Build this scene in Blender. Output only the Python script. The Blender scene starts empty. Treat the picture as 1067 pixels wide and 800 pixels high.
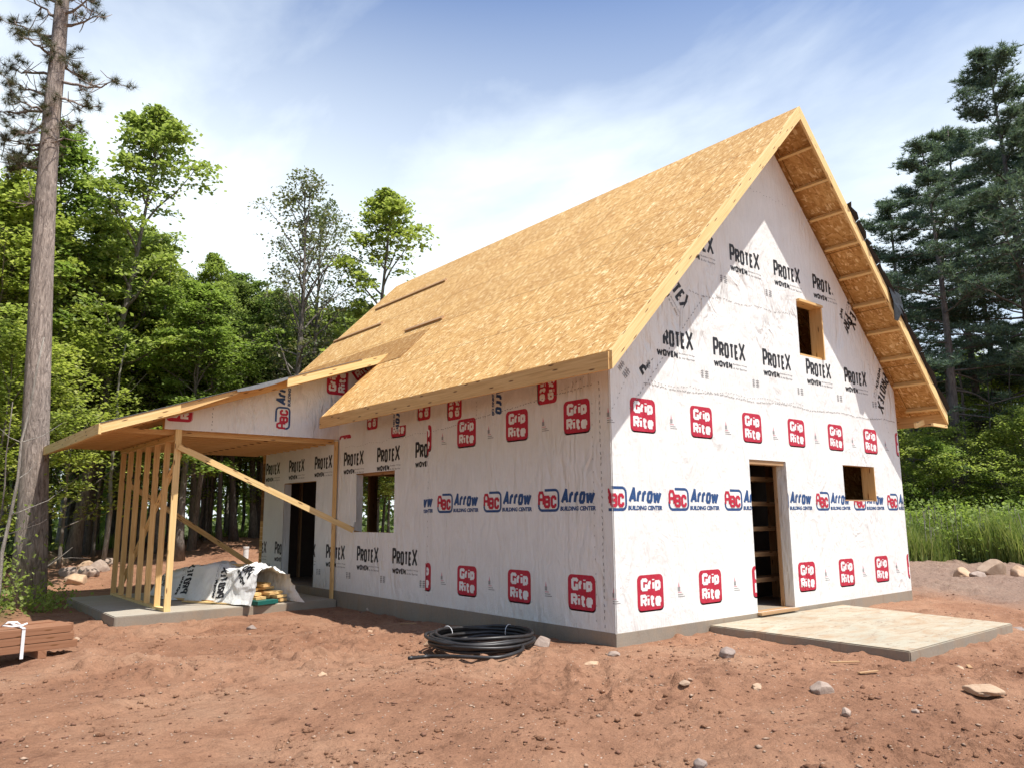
import bpy, bmesh, math, random
import numpy as np
from mathutils import Vector, Matrix, Euler, noise as mnoise
R = math.radians
random.seed(7); rng = np.random.default_rng(7)
scn = bpy.context.scene
col = scn.collection

# ------------------------------------------------------------------ camera
CAM = Vector((-6.4836, -6.1137, 1.2945))
YAW, PITCH, ROLL, FPX = -0.6866, 0.1694, -0.0066, 798.33
_f = Vector((-math.sin(YAW)*math.cos(PITCH), math.cos(YAW)*math.cos(PITCH), math.sin(PITCH)))
_r = Vector((math.cos(YAW), math.sin(YAW), 0)); _u = _r.cross(_f)
_r2 = _r*math.cos(ROLL)+_u*math.sin(ROLL); _u2 = -_r*math.sin(ROLL)+_u*math.cos(ROLL)
cd = bpy.data.cameras.new('camera'); cam = bpy.data.objects.new('camera', cd); col.objects.link(cam)
cd.sensor_width = 36; cd.lens = FPX/1067*36; cd.clip_start = .05; cd.clip_end = 2000
M4 = Matrix((_r2, _u2, -_f)).transposed().to_4x4(); M4.translation = CAM
cam.matrix_world = M4; scn.camera = cam

# ------------------------------------------------------------------ world, sun, exposure
SUN = Vector((0.092, -0.392, 0.915)).normalized()
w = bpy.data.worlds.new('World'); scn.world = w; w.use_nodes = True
nt = w.node_tree; nt.nodes.clear()
def N(nt, t, **k):
    n = nt.nodes.new(t)
    for a, b in k.items():
        if a in n.bl_rna.properties.keys(): setattr(n, a, b)
        else: n.inputs[a].default_value = b
    return n
def L(nt, a, b): nt.links.new(a, b)
sky = N(nt, 'ShaderNodeTexSky', sky_type='NISHITA'); sky.sun_disc = False
sky.sun_elevation = math.asin(SUN.z); sky.sun_rotation = math.atan2(SUN.x, SUN.y)
sky.air_density = 1.25; sky.dust_density = .6; sky.ozone_density = 2.2; sky.altitude = 300
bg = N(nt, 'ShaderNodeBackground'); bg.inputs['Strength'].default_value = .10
out = N(nt, 'ShaderNodeOutputWorld')
tc = N(nt, 'ShaderNodeTexCoord'); sep = N(nt, 'ShaderNodeSeparateXYZ'); L(nt, tc.outputs['Generated'], sep.inputs[0])
az = N(nt, 'ShaderNodeMath', operation='ADD'); az.inputs[1].default_value = .25; L(nt, sep.outputs['Z'], az.inputs[0])
dv = N(nt, 'ShaderNodeVectorMath', operation='DIVIDE'); cx = N(nt, 'ShaderNodeCombineXYZ')
for i in range(3): L(nt, az.outputs[0], cx.inputs[i])
L(nt, tc.outputs['Generated'], dv.inputs[0]); L(nt, cx.outputs[0], dv.inputs[1])
mp = N(nt, 'ShaderNodeMapping'); L(nt, dv.outputs[0], mp.inputs[0]); mp.inputs['Scale'].default_value = (1.1, .55, 1); mp.inputs['Rotation'].default_value = (0, 0, .5); mp.inputs['Location'].default_value = (.35, .1, 0)
no = N(nt, 'ShaderNodeTexNoise'); L(nt, mp.outputs[0], no.inputs['Vector']); no.inputs['Scale'].default_value = 2.1; no.inputs['Detail'].default_value = 7; no.inputs['Roughness'].default_value = .55; no.inputs['Distortion'].default_value = .3
rp = N(nt, 'ShaderNodeMapRange'); L(nt, no.outputs[0], rp.inputs[0]); rp.inputs[1].default_value = .42; rp.inputs[2].default_value = .74; rp.inputs[4].default_value = .60
# cirrus veil grows whiter towards the horizon
rz = N(nt, 'ShaderNodeMapRange'); L(nt, sep.outputs['Z'], rz.inputs[0]); rz.inputs[1].default_value = .60; rz.inputs[2].default_value = .33; rz.inputs[3].default_value = 0.10; rz.inputs[4].default_value = 1.15
xe = N(nt, 'ShaderNodeMapRange'); L(nt, sep.outputs['X'], xe.inputs[0]); xe.inputs[1].default_value = .25; xe.inputs[2].default_value = .85; xe.inputs[3].default_value = 1.0; xe.inputs[4].default_value = .5
rzx = N(nt, 'ShaderNodeMath', operation='MULTIPLY'); L(nt, rz.outputs[0], rzx.inputs[0]); L(nt, xe.outputs[0], rzx.inputs[1])
ad = N(nt, 'ShaderNodeMath', operation='ADD', use_clamp=True); L(nt, rp.outputs[0], ad.inputs[0]); L(nt, rzx.outputs[0], ad.inputs[1])
mlt = N(nt, 'ShaderNodeMath', operation='MULTIPLY'); L(nt, ad.outputs[0], mlt.inputs[0]); mlt.inputs[1].default_value = .92
mx = N(nt, 'ShaderNodeMix', data_type='RGBA'); # cloud veil lies north and east; unseen west cleared to darken the side wall
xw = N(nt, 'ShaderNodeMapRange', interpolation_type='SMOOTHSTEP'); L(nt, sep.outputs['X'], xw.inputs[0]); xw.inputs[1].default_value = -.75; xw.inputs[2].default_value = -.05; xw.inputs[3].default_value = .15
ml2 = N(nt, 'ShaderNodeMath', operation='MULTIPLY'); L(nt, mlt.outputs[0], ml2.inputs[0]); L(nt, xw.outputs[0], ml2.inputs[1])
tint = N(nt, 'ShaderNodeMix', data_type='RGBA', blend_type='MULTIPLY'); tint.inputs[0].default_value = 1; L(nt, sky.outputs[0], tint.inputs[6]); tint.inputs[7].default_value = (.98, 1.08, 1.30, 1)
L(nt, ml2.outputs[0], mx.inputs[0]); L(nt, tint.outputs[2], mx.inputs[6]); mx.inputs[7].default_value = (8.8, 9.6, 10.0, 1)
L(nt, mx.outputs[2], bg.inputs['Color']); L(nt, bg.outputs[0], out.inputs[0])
sd = bpy.data.lights.new('sun', 'SUN'); sd.energy = 5.0; sd.angle = R(.53); sd.color = (1, .955, .89)
so = bpy.data.objects.new('sun', sd); col.objects.link(so); so.location = (0, 0, 30)
so.rotation_euler = SUN.to_track_quat('Z', 'Y').to_euler()
scn.view_settings.view_transform = 'Standard'; scn.view_settings.look = 'None'
scn.view_settings.exposure = 0.42; scn.view_settings.gamma = 1; scn.view_settings.use_curve_mapping = False
scn.cycles.max_bounces = 6; scn.cycles.transparent_max_bounces = 4

# ------------------------------------------------------------------ materials
def newmat(name, rough=.7, spec=.3):
    m = bpy.data.materials.new(name); m.use_nodes = True
    b = m.node_tree.nodes['Principled BSDF']; b.inputs['Roughness'].default_value = rough
    b.inputs['Specular IOR Level'].default_value = spec
    return m, m.node_tree, b
def ramp(nt, fac, stops):
    r = N(nt, 'ShaderNodeValToRGB'); L(nt, fac, r.inputs[0]); e = r.color_ramp.elements
    while len(e) < len(stops): e.new(.5)
    for i, (p, c) in enumerate(stops): e[i].position = p; e[i].color = (*c, 1)
    return r.outputs[0]
def noise(nt, vec, scale, detail=4, rough=.55, dist=0):
    n = N(nt, 'ShaderNodeTexNoise'); n.inputs['Scale'].default_value = scale; n.inputs['Detail'].default_value = detail
    n.inputs['Roughness'].default_value = rough; n.inputs['Distortion'].default_value = dist
    if vec is not None: L(nt, vec, n.inputs['Vector'])
    return n.outputs[0]
def mapping(nt, vec, scale=(1,1,1), rot=(0,0,0)):
    m = N(nt, 'ShaderNodeMapping'); L(nt, vec, m.inputs[0]); m.inputs['Scale'].default_value = scale; m.inputs['Rotation'].default_value = rot
    return m.outputs[0]
def mixc(nt, fac, a, b, mode='MIX'):
    m = N(nt, 'ShaderNodeMix', data_type='RGBA', blend_type=mode)
    for s, v in ((0, fac), (6, a), (7, b)):
        if isinstance(v, (int, float)): m.inputs[s].default_value = v
        elif isinstance(v, tuple): m.inputs[s].default_value = (*v, 1)
        else: L(nt, v, m.inputs[s])
    return m.outputs[2]
def math_(nt, op, a, b=0.0):
    m = N(nt, 'ShaderNodeMath', operation=op)
    for s, v in ((0, a), (1, b)):
        if isinstance(v, (int, float)): m.inputs[s].default_value = v
        else: L(nt, v, m.inputs[s])
    return m.outputs[0]
def bump(nt, b, h, strength=.5, dist=.01):
    n = N(nt, 'ShaderNodeBump'); n.inputs['Strength'].default_value = strength; n.inputs['Distance'].default_value = dist
    L(nt, h, n.inputs['Height']); L(nt, n.outputs[0], b.inputs['Normal'])
def coord(nt, which='Object'): return N(nt, 'ShaderNodeTexCoord').outputs[which]

def osb_mat(name, tint=(1, 1, 1), dark=1.0, seams=True, aging=0.0):
    m, nt, b = newmat(name, .72, .2)
    uv = coord(nt, 'UV'); cur = None; hh = None
    for i, (a, sx, sy) in enumerate(((.2, 46, 15), (1.25, 42, 14), (2.3, 50, 17), (-.75, 38, 13), (1.75, 45, 15), (2.9, 40, 13))):
        w1 = noise(nt, uv, 2.3+i, 2)
        v0 = N(nt, 'ShaderNodeVectorMath', operation='ADD'); L(nt, uv, v0.inputs[0]); v0.inputs[1].default_value = (i*3.7, i*1.9, 0)
        v = mapping(nt, v0.outputs[0], (sx, sy, 1), (0, 0, a))
        v2 = N(nt, 'ShaderNodeMapping'); v2.vector_type = 'TEXTURE'
        mp1 = N(nt, 'ShaderNodeMapping'); L(nt, v0.outputs[0], mp1.inputs[0]); mp1.inputs['Rotation'].default_value = (0, 0, a)
        mp2 = N(nt, 'ShaderNodeMapping'); L(nt, mp1.outputs[0], mp2.inputs[0]); mp2.inputs['Scale'].default_value = (sx, sy, 1)
        vo = N(nt, 'ShaderNodeTexVoronoi', voronoi_dimensions='2D'); L(nt, mp2.outputs[0], vo.inputs['Vector']); vo.inputs['Scale'].default_value = 1
        sp = N(nt, 'ShaderNodeSeparateColor'); L(nt, vo.outputs['Color'], sp.inputs[0])
        c = ramp(nt, sp.outputs[0], [(0, (.42, .22, .075)), (.2, (.54, .31, .105)), (.6, (.63, .39, .15)), (.85, (.71, .47, .20)), (1, (.95, .76, .44))])
        if cur is None: cur = c; hh = sp.outputs[0]
        else:
            f = math_(nt, 'GREATER_THAN', sp.outputs[1], .52)
            cur = mixc(nt, f, cur, c)
    lo = noise(nt, uv, .9, 3)
    lor = ramp(nt, lo, [(.3, (.90, .86, .82)), (.7, (1.06, 1.06, 1.05))])
    cur = mixc(nt, 1.0, cur, lor, 'MULTIPLY')
    cur = mixc(nt, 1.0, cur, tuple(t*dark for t in tint), 'MULTIPLY')
    if seams:
        br = N(nt, 'ShaderNodeTexBrick'); L(nt, uv, br.inputs['Vector']); br.inputs['Scale'].default_value = 1
        br.inputs['Brick Width'].default_value = 2.44; br.inputs['Row Height'].default_value = 1.22; br.inputs['Mortar Size'].default_value = .006
        br.inputs['Color1'].default_value = (1, .98, .96, 1); br.inputs['Color2'].default_value = (.91, .885, .86, 1); br.inputs['Mortar'].default_value = (.35, .3, .25, 1)
        br.inputs['Mortar Smooth'].default_value = 0
        cur = mixc(nt, 1.0, cur, br.outputs[0], 'MULTIPLY')
        su = N(nt, 'ShaderNodeSeparateXYZ'); L(nt, uv, su.inputs[0])
        a1 = math_(nt, 'ABSOLUTE', math_(nt, 'SUBTRACT', math_(nt, 'FRACT', math_(nt, 'DIVIDE', math_(nt, 'ADD', su.outputs[0], .03), .61)), .5))
        a2 = math_(nt, 'ABSOLUTE', math_(nt, 'SUBTRACT', math_(nt, 'FRACT', math_(nt, 'DIVIDE', su.outputs[1], .1525)), .5))
        dot = math_(nt, 'MULTIPLY', math_(nt, 'LESS_THAN', a1, .009), math_(nt, 'LESS_THAN', a2, .035))
        cur = mixc(nt, math_(nt, 'MULTIPLY', dot, .7), cur, (.16, .11, .07))
    if aging: cur = mixc(nt, aging, cur, (.27, .17, .10))
    L(nt, cur, b.inputs['Base Color']); bump(nt, b, noise(nt, mapping(nt, uv, (60, 18, 1)), 1, 3), .4, .004)
    return m
def lumber_mat(name, base=(.68, .44, .19), dark=(.50, .29, .11), pale=(.78, .56, .28)):
    m, nt, b = newmat(name, .65, .25)
    uv = coord(nt, 'UV')
    g = noise(nt, mapping(nt, uv, (1.4, 45, 1)), 1, 4, .6, .8)
    c = ramp(nt, g, [(.25, dark), (.5, base), (.75, pale)])
    v = N(nt, 'ShaderNodeTexVoronoi', voronoi_dimensions='2D'); L(nt, mapping(nt, uv, (1.7, 9, 1)), v.inputs['Vector']); v.inputs['Scale'].default_value = 1
    k = N(nt, 'ShaderNodeMapRange'); L(nt, v.outputs['Distance'], k.inputs[0]); k.inputs[1].default_value = .1; k.inputs[2].default_value = .05
    c = mixc(nt, k.outputs[0], c, (.17, .075, .03))
    isl = N(nt, 'ShaderNodeNewGeometry').outputs['Random Per Island']
    t = ramp(nt, isl, [(0, (.84, .80, .76)), (.5, (1, .98, .95)), (1, (1.12, 1.1, 1.08))])
    c = mixc(nt, 1.0, c, t, 'MULTIPLY')
    L(nt, c, b.inputs['Base Color']); bump(nt, b, g, .25, .002)
    return m
def print_bump(nt, b):
    o = coord(nt, 'Object')
    n1 = noise(nt, mapping(nt, o, (2.6, 2.6, .8)), 1, 4, .6, .6)
    n2 = noise(nt, mapping(nt, o, (17, 17, 1.2)), 1, 3, .6, .2)
    n3 = noise(nt, mapping(nt, o, (1, 1, 1)), 5.5, 6, .7, 1.6)
    rd = math_(nt, 'ABSOLUTE', math_(nt, 'SUBTRACT', noise(nt, mapping(nt, o, (2.6, 2.6, 1.5), (0, .5, 0)), 1, 3, .5, 1.1), .5))
    rd2 = math_(nt, 'ABSOLUTE', math_(nt, 'SUBTRACT', noise(nt, mapping(nt, o, (5, 5, 1.1), (0, -.6, .3)), 1, 3, .5, .7), .5))
    mk = N(nt, 'ShaderNodeMapRange'); L(nt, noise(nt, o, .75, 3), mk.inputs[0]); mk.inputs[1].default_value = .48; mk.inputs[2].default_value = .66
    sz = N(nt, 'ShaderNodeSeparateXYZ'); L(nt, o, sz.inputs[0])
    bz = math_(nt, 'SUBTRACT', 1.0, math_(nt, 'MULTIPLY', math_(nt, 'ABSOLUTE', math_(nt, 'SUBTRACT', sz.outputs[2], 3.75)), .8)); bz = math_(nt, 'ADD', 1.0, math_(nt, 'MULTIPLY', math_(nt, 'MAXIMUM', bz, 0.0), 1.6))   # slack sheet around the upper lap wrinkles most
    wr = math_(nt, 'MULTIPLY', bz, 1.0); wr = math_(nt, 'MULTIPLY', math_(nt, 'ADD', rd, math_(nt, 'MULTIPLY', rd2, .6)), math_(nt, 'MULTIPLY', math_(nt, 'MULTIPLY', mk.outputs[0], -3.8), wr))
    s = math_(nt, 'ADD', math_(nt, 'ADD', math_(nt, 'MULTIPLY', n1, 2.2), wr), math_(nt, 'ADD', math_(nt, 'MULTIPLY', n2, .3), math_(nt, 'MULTIPLY', n3, .35)))
    bump(nt, b, s, .72, .034)
def wrap_mat(name, c, vary=True, rough=.5):
    m, nt, b = newmat(name, rough, .3)
    if vary:
        o = coord(nt, 'Object')
        n = noise(nt, o, 1.6, 5, .6, .8)
        cc = ramp(nt, n, [(.3, tuple(x*.93 for x in c)), (.6, c)])
        # woven weave and faint scuffs of the sheet
        wv = noise(nt, mapping(nt, o, (60, 60, 5)), 1, 2)
        cc = mixc(nt, 1.0, cc, ramp(nt, wv, [(.3, (.95, .95, .95)), (.6, (1, 1, 1))]), 'MULTIPLY')
        zc = N(nt, 'ShaderNodeSeparateXYZ'); L(nt, o, zc.inputs[0])
        # mud splashed onto the lowest half metre, patchy
        mr = N(nt, 'ShaderNodeMapRange'); L(nt, zc.outputs[2], mr.inputs[0]); mr.inputs[1].default_value = .32; mr.inputs[2].default_value = 0
        sp = math_(nt, 'GREATER_THAN', noise(nt, o, 38, 3), .60)
        f = math_(nt, 'MULTIPLY', math_(nt, 'MULTIPLY', mr.outputs[0], sp), .35)
        cc = mixc(nt, f, cc, (.5, .33, .24))
        L(nt, cc, b.inputs['Base Color'])
    else: b.inputs['Base Color'].default_value = (*c, 1)
    print_bump(nt, b)
    return m
def plain(name, c, rough=.6, spec=.3, vary=.12, scale=8, bmp=0.0):
    m, nt, b = newmat(name, rough, spec); o = coord(nt, 'Object')
    n = noise(nt, o, scale, 5, .6)
    cc = ramp(nt, n, [(.3, tuple(x*(1-vary) for x in c)), (.7, tuple(min(1, x*(1+vary)) for x in c))])
    L(nt, cc, b.inputs['Base Color'])
    if bmp: bump(nt, b, n, bmp, .02)
    return m
MATS = {}
def mt(k): return MATS[k]
MATS['osb'] = osb_mat('osb_sheathing')
MATS['osb_patch'] = osb_mat('osb_weathered', (1, .88, .76), .62, False)
MATS['osb_under'] = osb_mat('osb_underside', (1, .95, .88), .86)
MATS['lumber'] = lumber_mat('framing_lumber')
MATS['lumber_bright'] = lumber_mat('fresh_pine', (.76, .55, .25), (.62, .40, .16), (.86, .68, .37))
MATS['lumber_brown'] = lumber_mat('weathered_lumber', (.30, .15, .085), (.21, .10, .055), (.37, .20, .12))
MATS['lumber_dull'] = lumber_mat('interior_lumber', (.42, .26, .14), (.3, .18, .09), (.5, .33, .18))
MATS['wrap'] = wrap_mat('house_wrap', (.795, .795, .765))
MATS['red'] = wrap_mat('print_red', (.46, .018, .045), False)
MATS['blue'] = wrap_mat('print_blue', (.022, .07, .20), False)
MATS['black'] = wrap_mat('print_black', (.02, .02, .023), False)
MATS['grey'] = wrap_mat('print_grey', (.30, .295, .29), False)
MATS['pink'] = wrap_mat('print_ghost', (.62, .28, .32), False)
MATS['white'] = wrap_mat('print_white', (.80, .795, .785), False)
MATS['staple'] = plain('staple_marks', (.22, .21, .20))
MATS['felt'] = plain('black_underlayment', (.018, .02, .024), .55, .4, .3, 12, .6)
MATS['greyfelt'] = plain('grey_underlayment', (.16, .165, .17), .8, .2, .15, 12, .4)
MATS['dark'] = plain('interior_shade_paint', (.07, .055, .045), .9)  # interior gloom painted as the colour of the panels behind the openings
MATS['hose'] = plain('black_poly_pipe', (.022, .020, .020), .42, .45, .5, 7)
MATS['strapw'] = plain('white_strap', (.8, .8, .8), .4)
MATS['green'] = plain('green_plastic', (.02, .13, .11), .4)
MATS['pvc'] = plain('white_pvc', (.78, .78, .76), .4)

def concrete_mat(name, c, stain=0.0, lines=False):
    m, nt, b = newmat(name, .85, .25); o = coord(nt, 'Object')
    n = noise(nt, o, 1.3, 8, .65, .5); n2 = noise(nt, o, 45, 3)
    cc = ramp(nt, n, [(.25, tuple(x*.82 for x in c)), (.5, c), (.75, tuple(x*1.12 for x in c))])
    cc = mixc(nt, 1.0, cc, ramp(nt, n2, [(.3, (.9, .9, .9)), (.7, (1.04, 1.04, 1.04))]), 'MULTIPLY')
    if stain:
        s = noise(nt, mapping(nt, o, (1.1, 2.6, 1), (0, 0, .25)), 1.5, 8, .72, .9)
        f = N(nt, 'ShaderNodeMapRange'); L(nt, s, f.inputs[0]); f.inputs[1].default_value = .44; f.inputs[2].default_value = .66; f.inputs[4].default_value = stain
        cc = mixc(nt, f.outputs[0], cc, (.36, .25, .155))
        s2 = noise(nt, mapping(nt, o, (3, 9, 1), (0, 0, .1)), 1.7, 6, .75, .4)
        f2 = N(nt, 'ShaderNodeMapRange'); L(nt, s2, f2.inputs[0]); f2.inputs[1].default_value = .57; f2.inputs[2].default_value = .62; f2.inputs[4].default_value = .75*stain
        cc = mixc(nt, f2.outputs[0], cc, (.24, .16, .11))
    if lines:
        z = N(nt, 'ShaderNodeTexWave', wave_type='BANDS', bands_direction='X'); L(nt, mapping(nt, o, (1, 1, 0)), z.inputs['Vector'])
        z.inputs['Scale'].default_value = 1.3; z.inputs['Distortion'].default_value = 6; z.inputs['Detail'].default_value = 4
        cc = mixc(nt, .35, cc, ramp(nt, z.outputs[0], [(.2, tuple(x*.6 for x in c)), (.6, tuple(x*1.05 for x in c))]))
    L(nt, cc, b.inputs['Base Color']); bump(nt, b, math_(nt, 'ADD', n2, math_(nt, 'MULTIPLY', n, 2.)), .35, .006)
    return m
MATS['slab'] = concrete_mat('slab_concrete', (.41, .375, .29), .95)
MATS['slab2'] = concrete_mat('porch_concrete', (.42, .385, .32), .35)
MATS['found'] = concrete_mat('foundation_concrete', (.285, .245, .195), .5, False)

def ground_mat():
    m, nt, b = newmat('red_soil', .95, .12); o = coord(nt, 'Object')
    n1 = noise(nt, o, .55, 6, .6, .6); n2 = noise(nt, o, 6, 8, .7); n3 = noise(nt, o, 60, 5, .7)
    c = ramp(nt, n1, [(.28, (.25, .125, .074)), (.5, (.34, .182, .11)), (.72, (.40, .24, .152))])
    c = mixc(nt, 1.0, c, ramp(nt, n2, [(.28, (.66, .63, .62)), (.48, (.97, .97, .97)), (.75, (1.13, 1.12, 1.11))]), 'MULTIPLY')
    c = mixc(nt, 1.0, c, ramp(nt, n3, [(.25, (.78, .77, .77)), (.7, (1.13, 1.13, 1.13))]), 'MULTIPLY')
    # paler grit and dark crumbs
    v = N(nt, 'ShaderNodeTexVoronoi'); L(nt, o, v.inputs['Vector']); v.inputs['Scale'].default_value = 34
    sp = N(nt, 'ShaderNodeSeparateColor'); L(nt, v.outputs['Color'], sp.inputs[0])
    near = math_(nt, 'LESS_THAN', v.outputs['Distance'], .22)
    c = mixc(nt, math_(nt, 'MULTIPLY', near, math_(nt, 'GREATER_THAN', sp.outputs[0], .93)), c, (.52, .42, .34))
    c = mixc(nt, math_(nt, 'MULTIPLY', near, math_(nt, 'LESS_THAN', sp.outputs[1], .06)), c, (.09, .055, .045))
    s = N(nt, 'ShaderNodeSeparateXYZ'); L(nt, o, s.inputs[0])
    # grey gravel drive to the right of the house
    wob = math_(nt, 'MULTIPLY', math_(nt, 'SUBTRACT', noise(nt, o, .35, 5), .5), 5.0)
    gx = N(nt, 'ShaderNodeMapRange'); L(nt, math_(nt, 'ADD', s.outputs[0], wob), gx.inputs[0]); gx.inputs[1].default_value = 7.6; gx.inputs[2].default_value = 9.4
    gy = N(nt, 'ShaderNodeMapRange'); L(nt, math_(nt, 'ADD', s.outputs[1], wob), gy.inputs[0]); gy.inputs[1].default_value = -2.6; gy.inputs[2].default_value = -.9
    g = math_(nt, 'MULTIPLY', math_(nt, 'MULTIPLY', gx.outputs[0], gy.outputs[0]), .62)
    gc = ramp(nt, noise(nt, o, 26, 5, .8), [(.3, (.13, .10, .08)), (.5, (.24, .185, .15)), (.7, (.38, .31, .26))])
    c = mixc(nt, g, c, gc)
    # woodland floor: leaf litter and green, starting at the tree line
    at = N(nt, 'ShaderNodeAttribute', attribute_name='forest'); 
    fc = ramp(nt, noise(nt, o, 3.5, 6, .7), [(.3, (.045, .035, .02)), (.5, (.07, .085, .025)), (.7, (.10, .14, .035))])
    c = mixc(nt, at.outputs['Fac'], c, fc)
    L(nt, c, b.inputs['Base Color'])
    dk = noise(nt, o, 1.35, 6, .68, .5)
    c2 = mixc(nt, 1.0, c, ramp(nt, dk, [(.32, (.66, .62, .62)), (.44, (1, 1, 1))]), 'MULTIPLY'); L(nt, c2, b.inputs['Base Color'])
    vb = N(nt, 'ShaderNodeTexVoronoi'); L(nt, o, vb.inputs['Vector']); vb.inputs['Scale'].default_value = 22
    h = math_(nt, 'ADD', math_(nt, 'MULTIPLY', n2, 1.0), math_(nt, 'ADD', math_(nt, 'MULTIPLY', n3, .55), math_(nt, 'MULTIPLY', vb.outputs['Distance'], -.35)))
    bump(nt, b, h, .9, .045)
    return m
MATS['soil'] = ground_mat()
def leaf_mat(name, cols, transl=.45):
    m, nt, b = newmat(name, .55, .3)
    isl = N(nt, 'ShaderNodeNewGeometry').outputs['Random Per Island']
    oi = N(nt, 'ShaderNodeObjectInfo').outputs['Random']
    c = ramp(nt, isl, [(i/(len(cols)-1), k) for i, k in enumerate(cols)])
    c = mixc(nt, 1.0, c, ramp(nt, oi, [(0, (.76, .86, .78)), (.5, (1, 1, 1)), (1, (1.18, 1.10, .9))]), 'MULTIPLY')
    L(nt, c, b.inputs['Base Color'])
    tr = N(nt, 'ShaderNodeBsdfTranslucent'); L(nt, mixc(nt, 1.0, c, (1.2, 1.25, .8), 'MULTIPLY'), tr.inputs[0])
    ms = N(nt, 'ShaderNodeMixShader'); ms.inputs[0].default_value = transl
    L(nt, b.outputs[0], ms.inputs[1]); L(nt, tr.outputs[0], ms.inputs[2])
    L(nt, ms.outputs[0], nt.nodes['Material Output'].inputs[0])
    return m
MATS['leaf'] = leaf_mat('maple_leaves', [(.17, .22, .06), (.25, .31, .075), (.32, .385, .10), (.44, .49, .19)], .55)
MATS['leaf_dark'] = leaf_mat('oak_leaves', [(.14, .195, .07), (.20, .26, .085), (.27, .33, .12)], .55)
MATS['leaf_grey'] = leaf_mat('sparse_leaves', [(.15, .15, .08), (.17, .21, .09), (.23, .21, .12)], .35)
MATS['needle'] = leaf_mat('pine_needles', [(.075, .12, .095), (.105, .155, .115), (.17, .22, .16)], .4)
MATS['needle2'] = leaf_mat('red_pine_needles', [(.05, .07, .035), (.08, .10, .05), (.17, .12, .07)], .2)
MATS['grass'] = leaf_mat('grass_blades', [(.15, .22, .06), (.23, .31, .08), (.36, .38, .17)], .4)
def bark_mat(name, a, b_, sc=1.0):
    m, nt, b = newmat(name, .9, .15); o = coord(nt, 'Object')
    n = noise(nt, mapping(nt, o, (9*sc, 9*sc, 1.6*sc)), 1.6, 7, .72, 1.2)
    n0 = noise(nt, o, .8, 4)
    c = ramp(nt, n, [(.33, a), (.6, b_)])
    c = mixc(nt, 1.0, c, ramp(nt, n0, [(.3, (.8, .78, .76)), (.7, (1.15, 1.1, 1.05))]), 'MULTIPLY')
    L(nt, c, b.inputs['Base Color']); bump(nt, b, n, .9, .05)
    return m
MATS['bark'] = bark_mat('grey_bark', (.10, .09, .08), (.27, .245, .22))
MATS['bark_dark'] = bark_mat('dark_pine_bark', (.07, .062, .058), (.20, .18, .17))
MATS['bark_red'] = bark_mat('red_pine_bark', (.11, .09, .08), (.47, .40, .355), 1.3)
MATS['bark_pale'] = bark_mat('pale_birch_bark', (.16, .15, .13), (.42, .40, .36))
def rock_mat(name, a, b_):
    m, nt, b = newmat(name, .85, .25); o = coord(nt, 'Object')
    oi = N(nt, 'ShaderNodeObjectInfo').outputs['Random']
    n = noise(nt, o, 5, 8, .7, .6)
    c = ramp(nt, n, [(.3, a), (.7, b_)])
    c = mixc(nt, 1.0, c, ramp(nt, oi, [(0, (.75, .74, .76)), (1, (1.15, 1.08, 1.0))]), 'MULTIPLY')
    L(nt, c, b.inputs['Base Color']); bump(nt, b, n, .7, .03)
    return m
MATS['rock'] = rock_mat('field_stone', (.26, .20, .17), (.46, .38, .32))
MATS['rock_tan'] = rock_mat('tan_stone', (.38, .26, .17), (.56, .42, .30))

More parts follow.
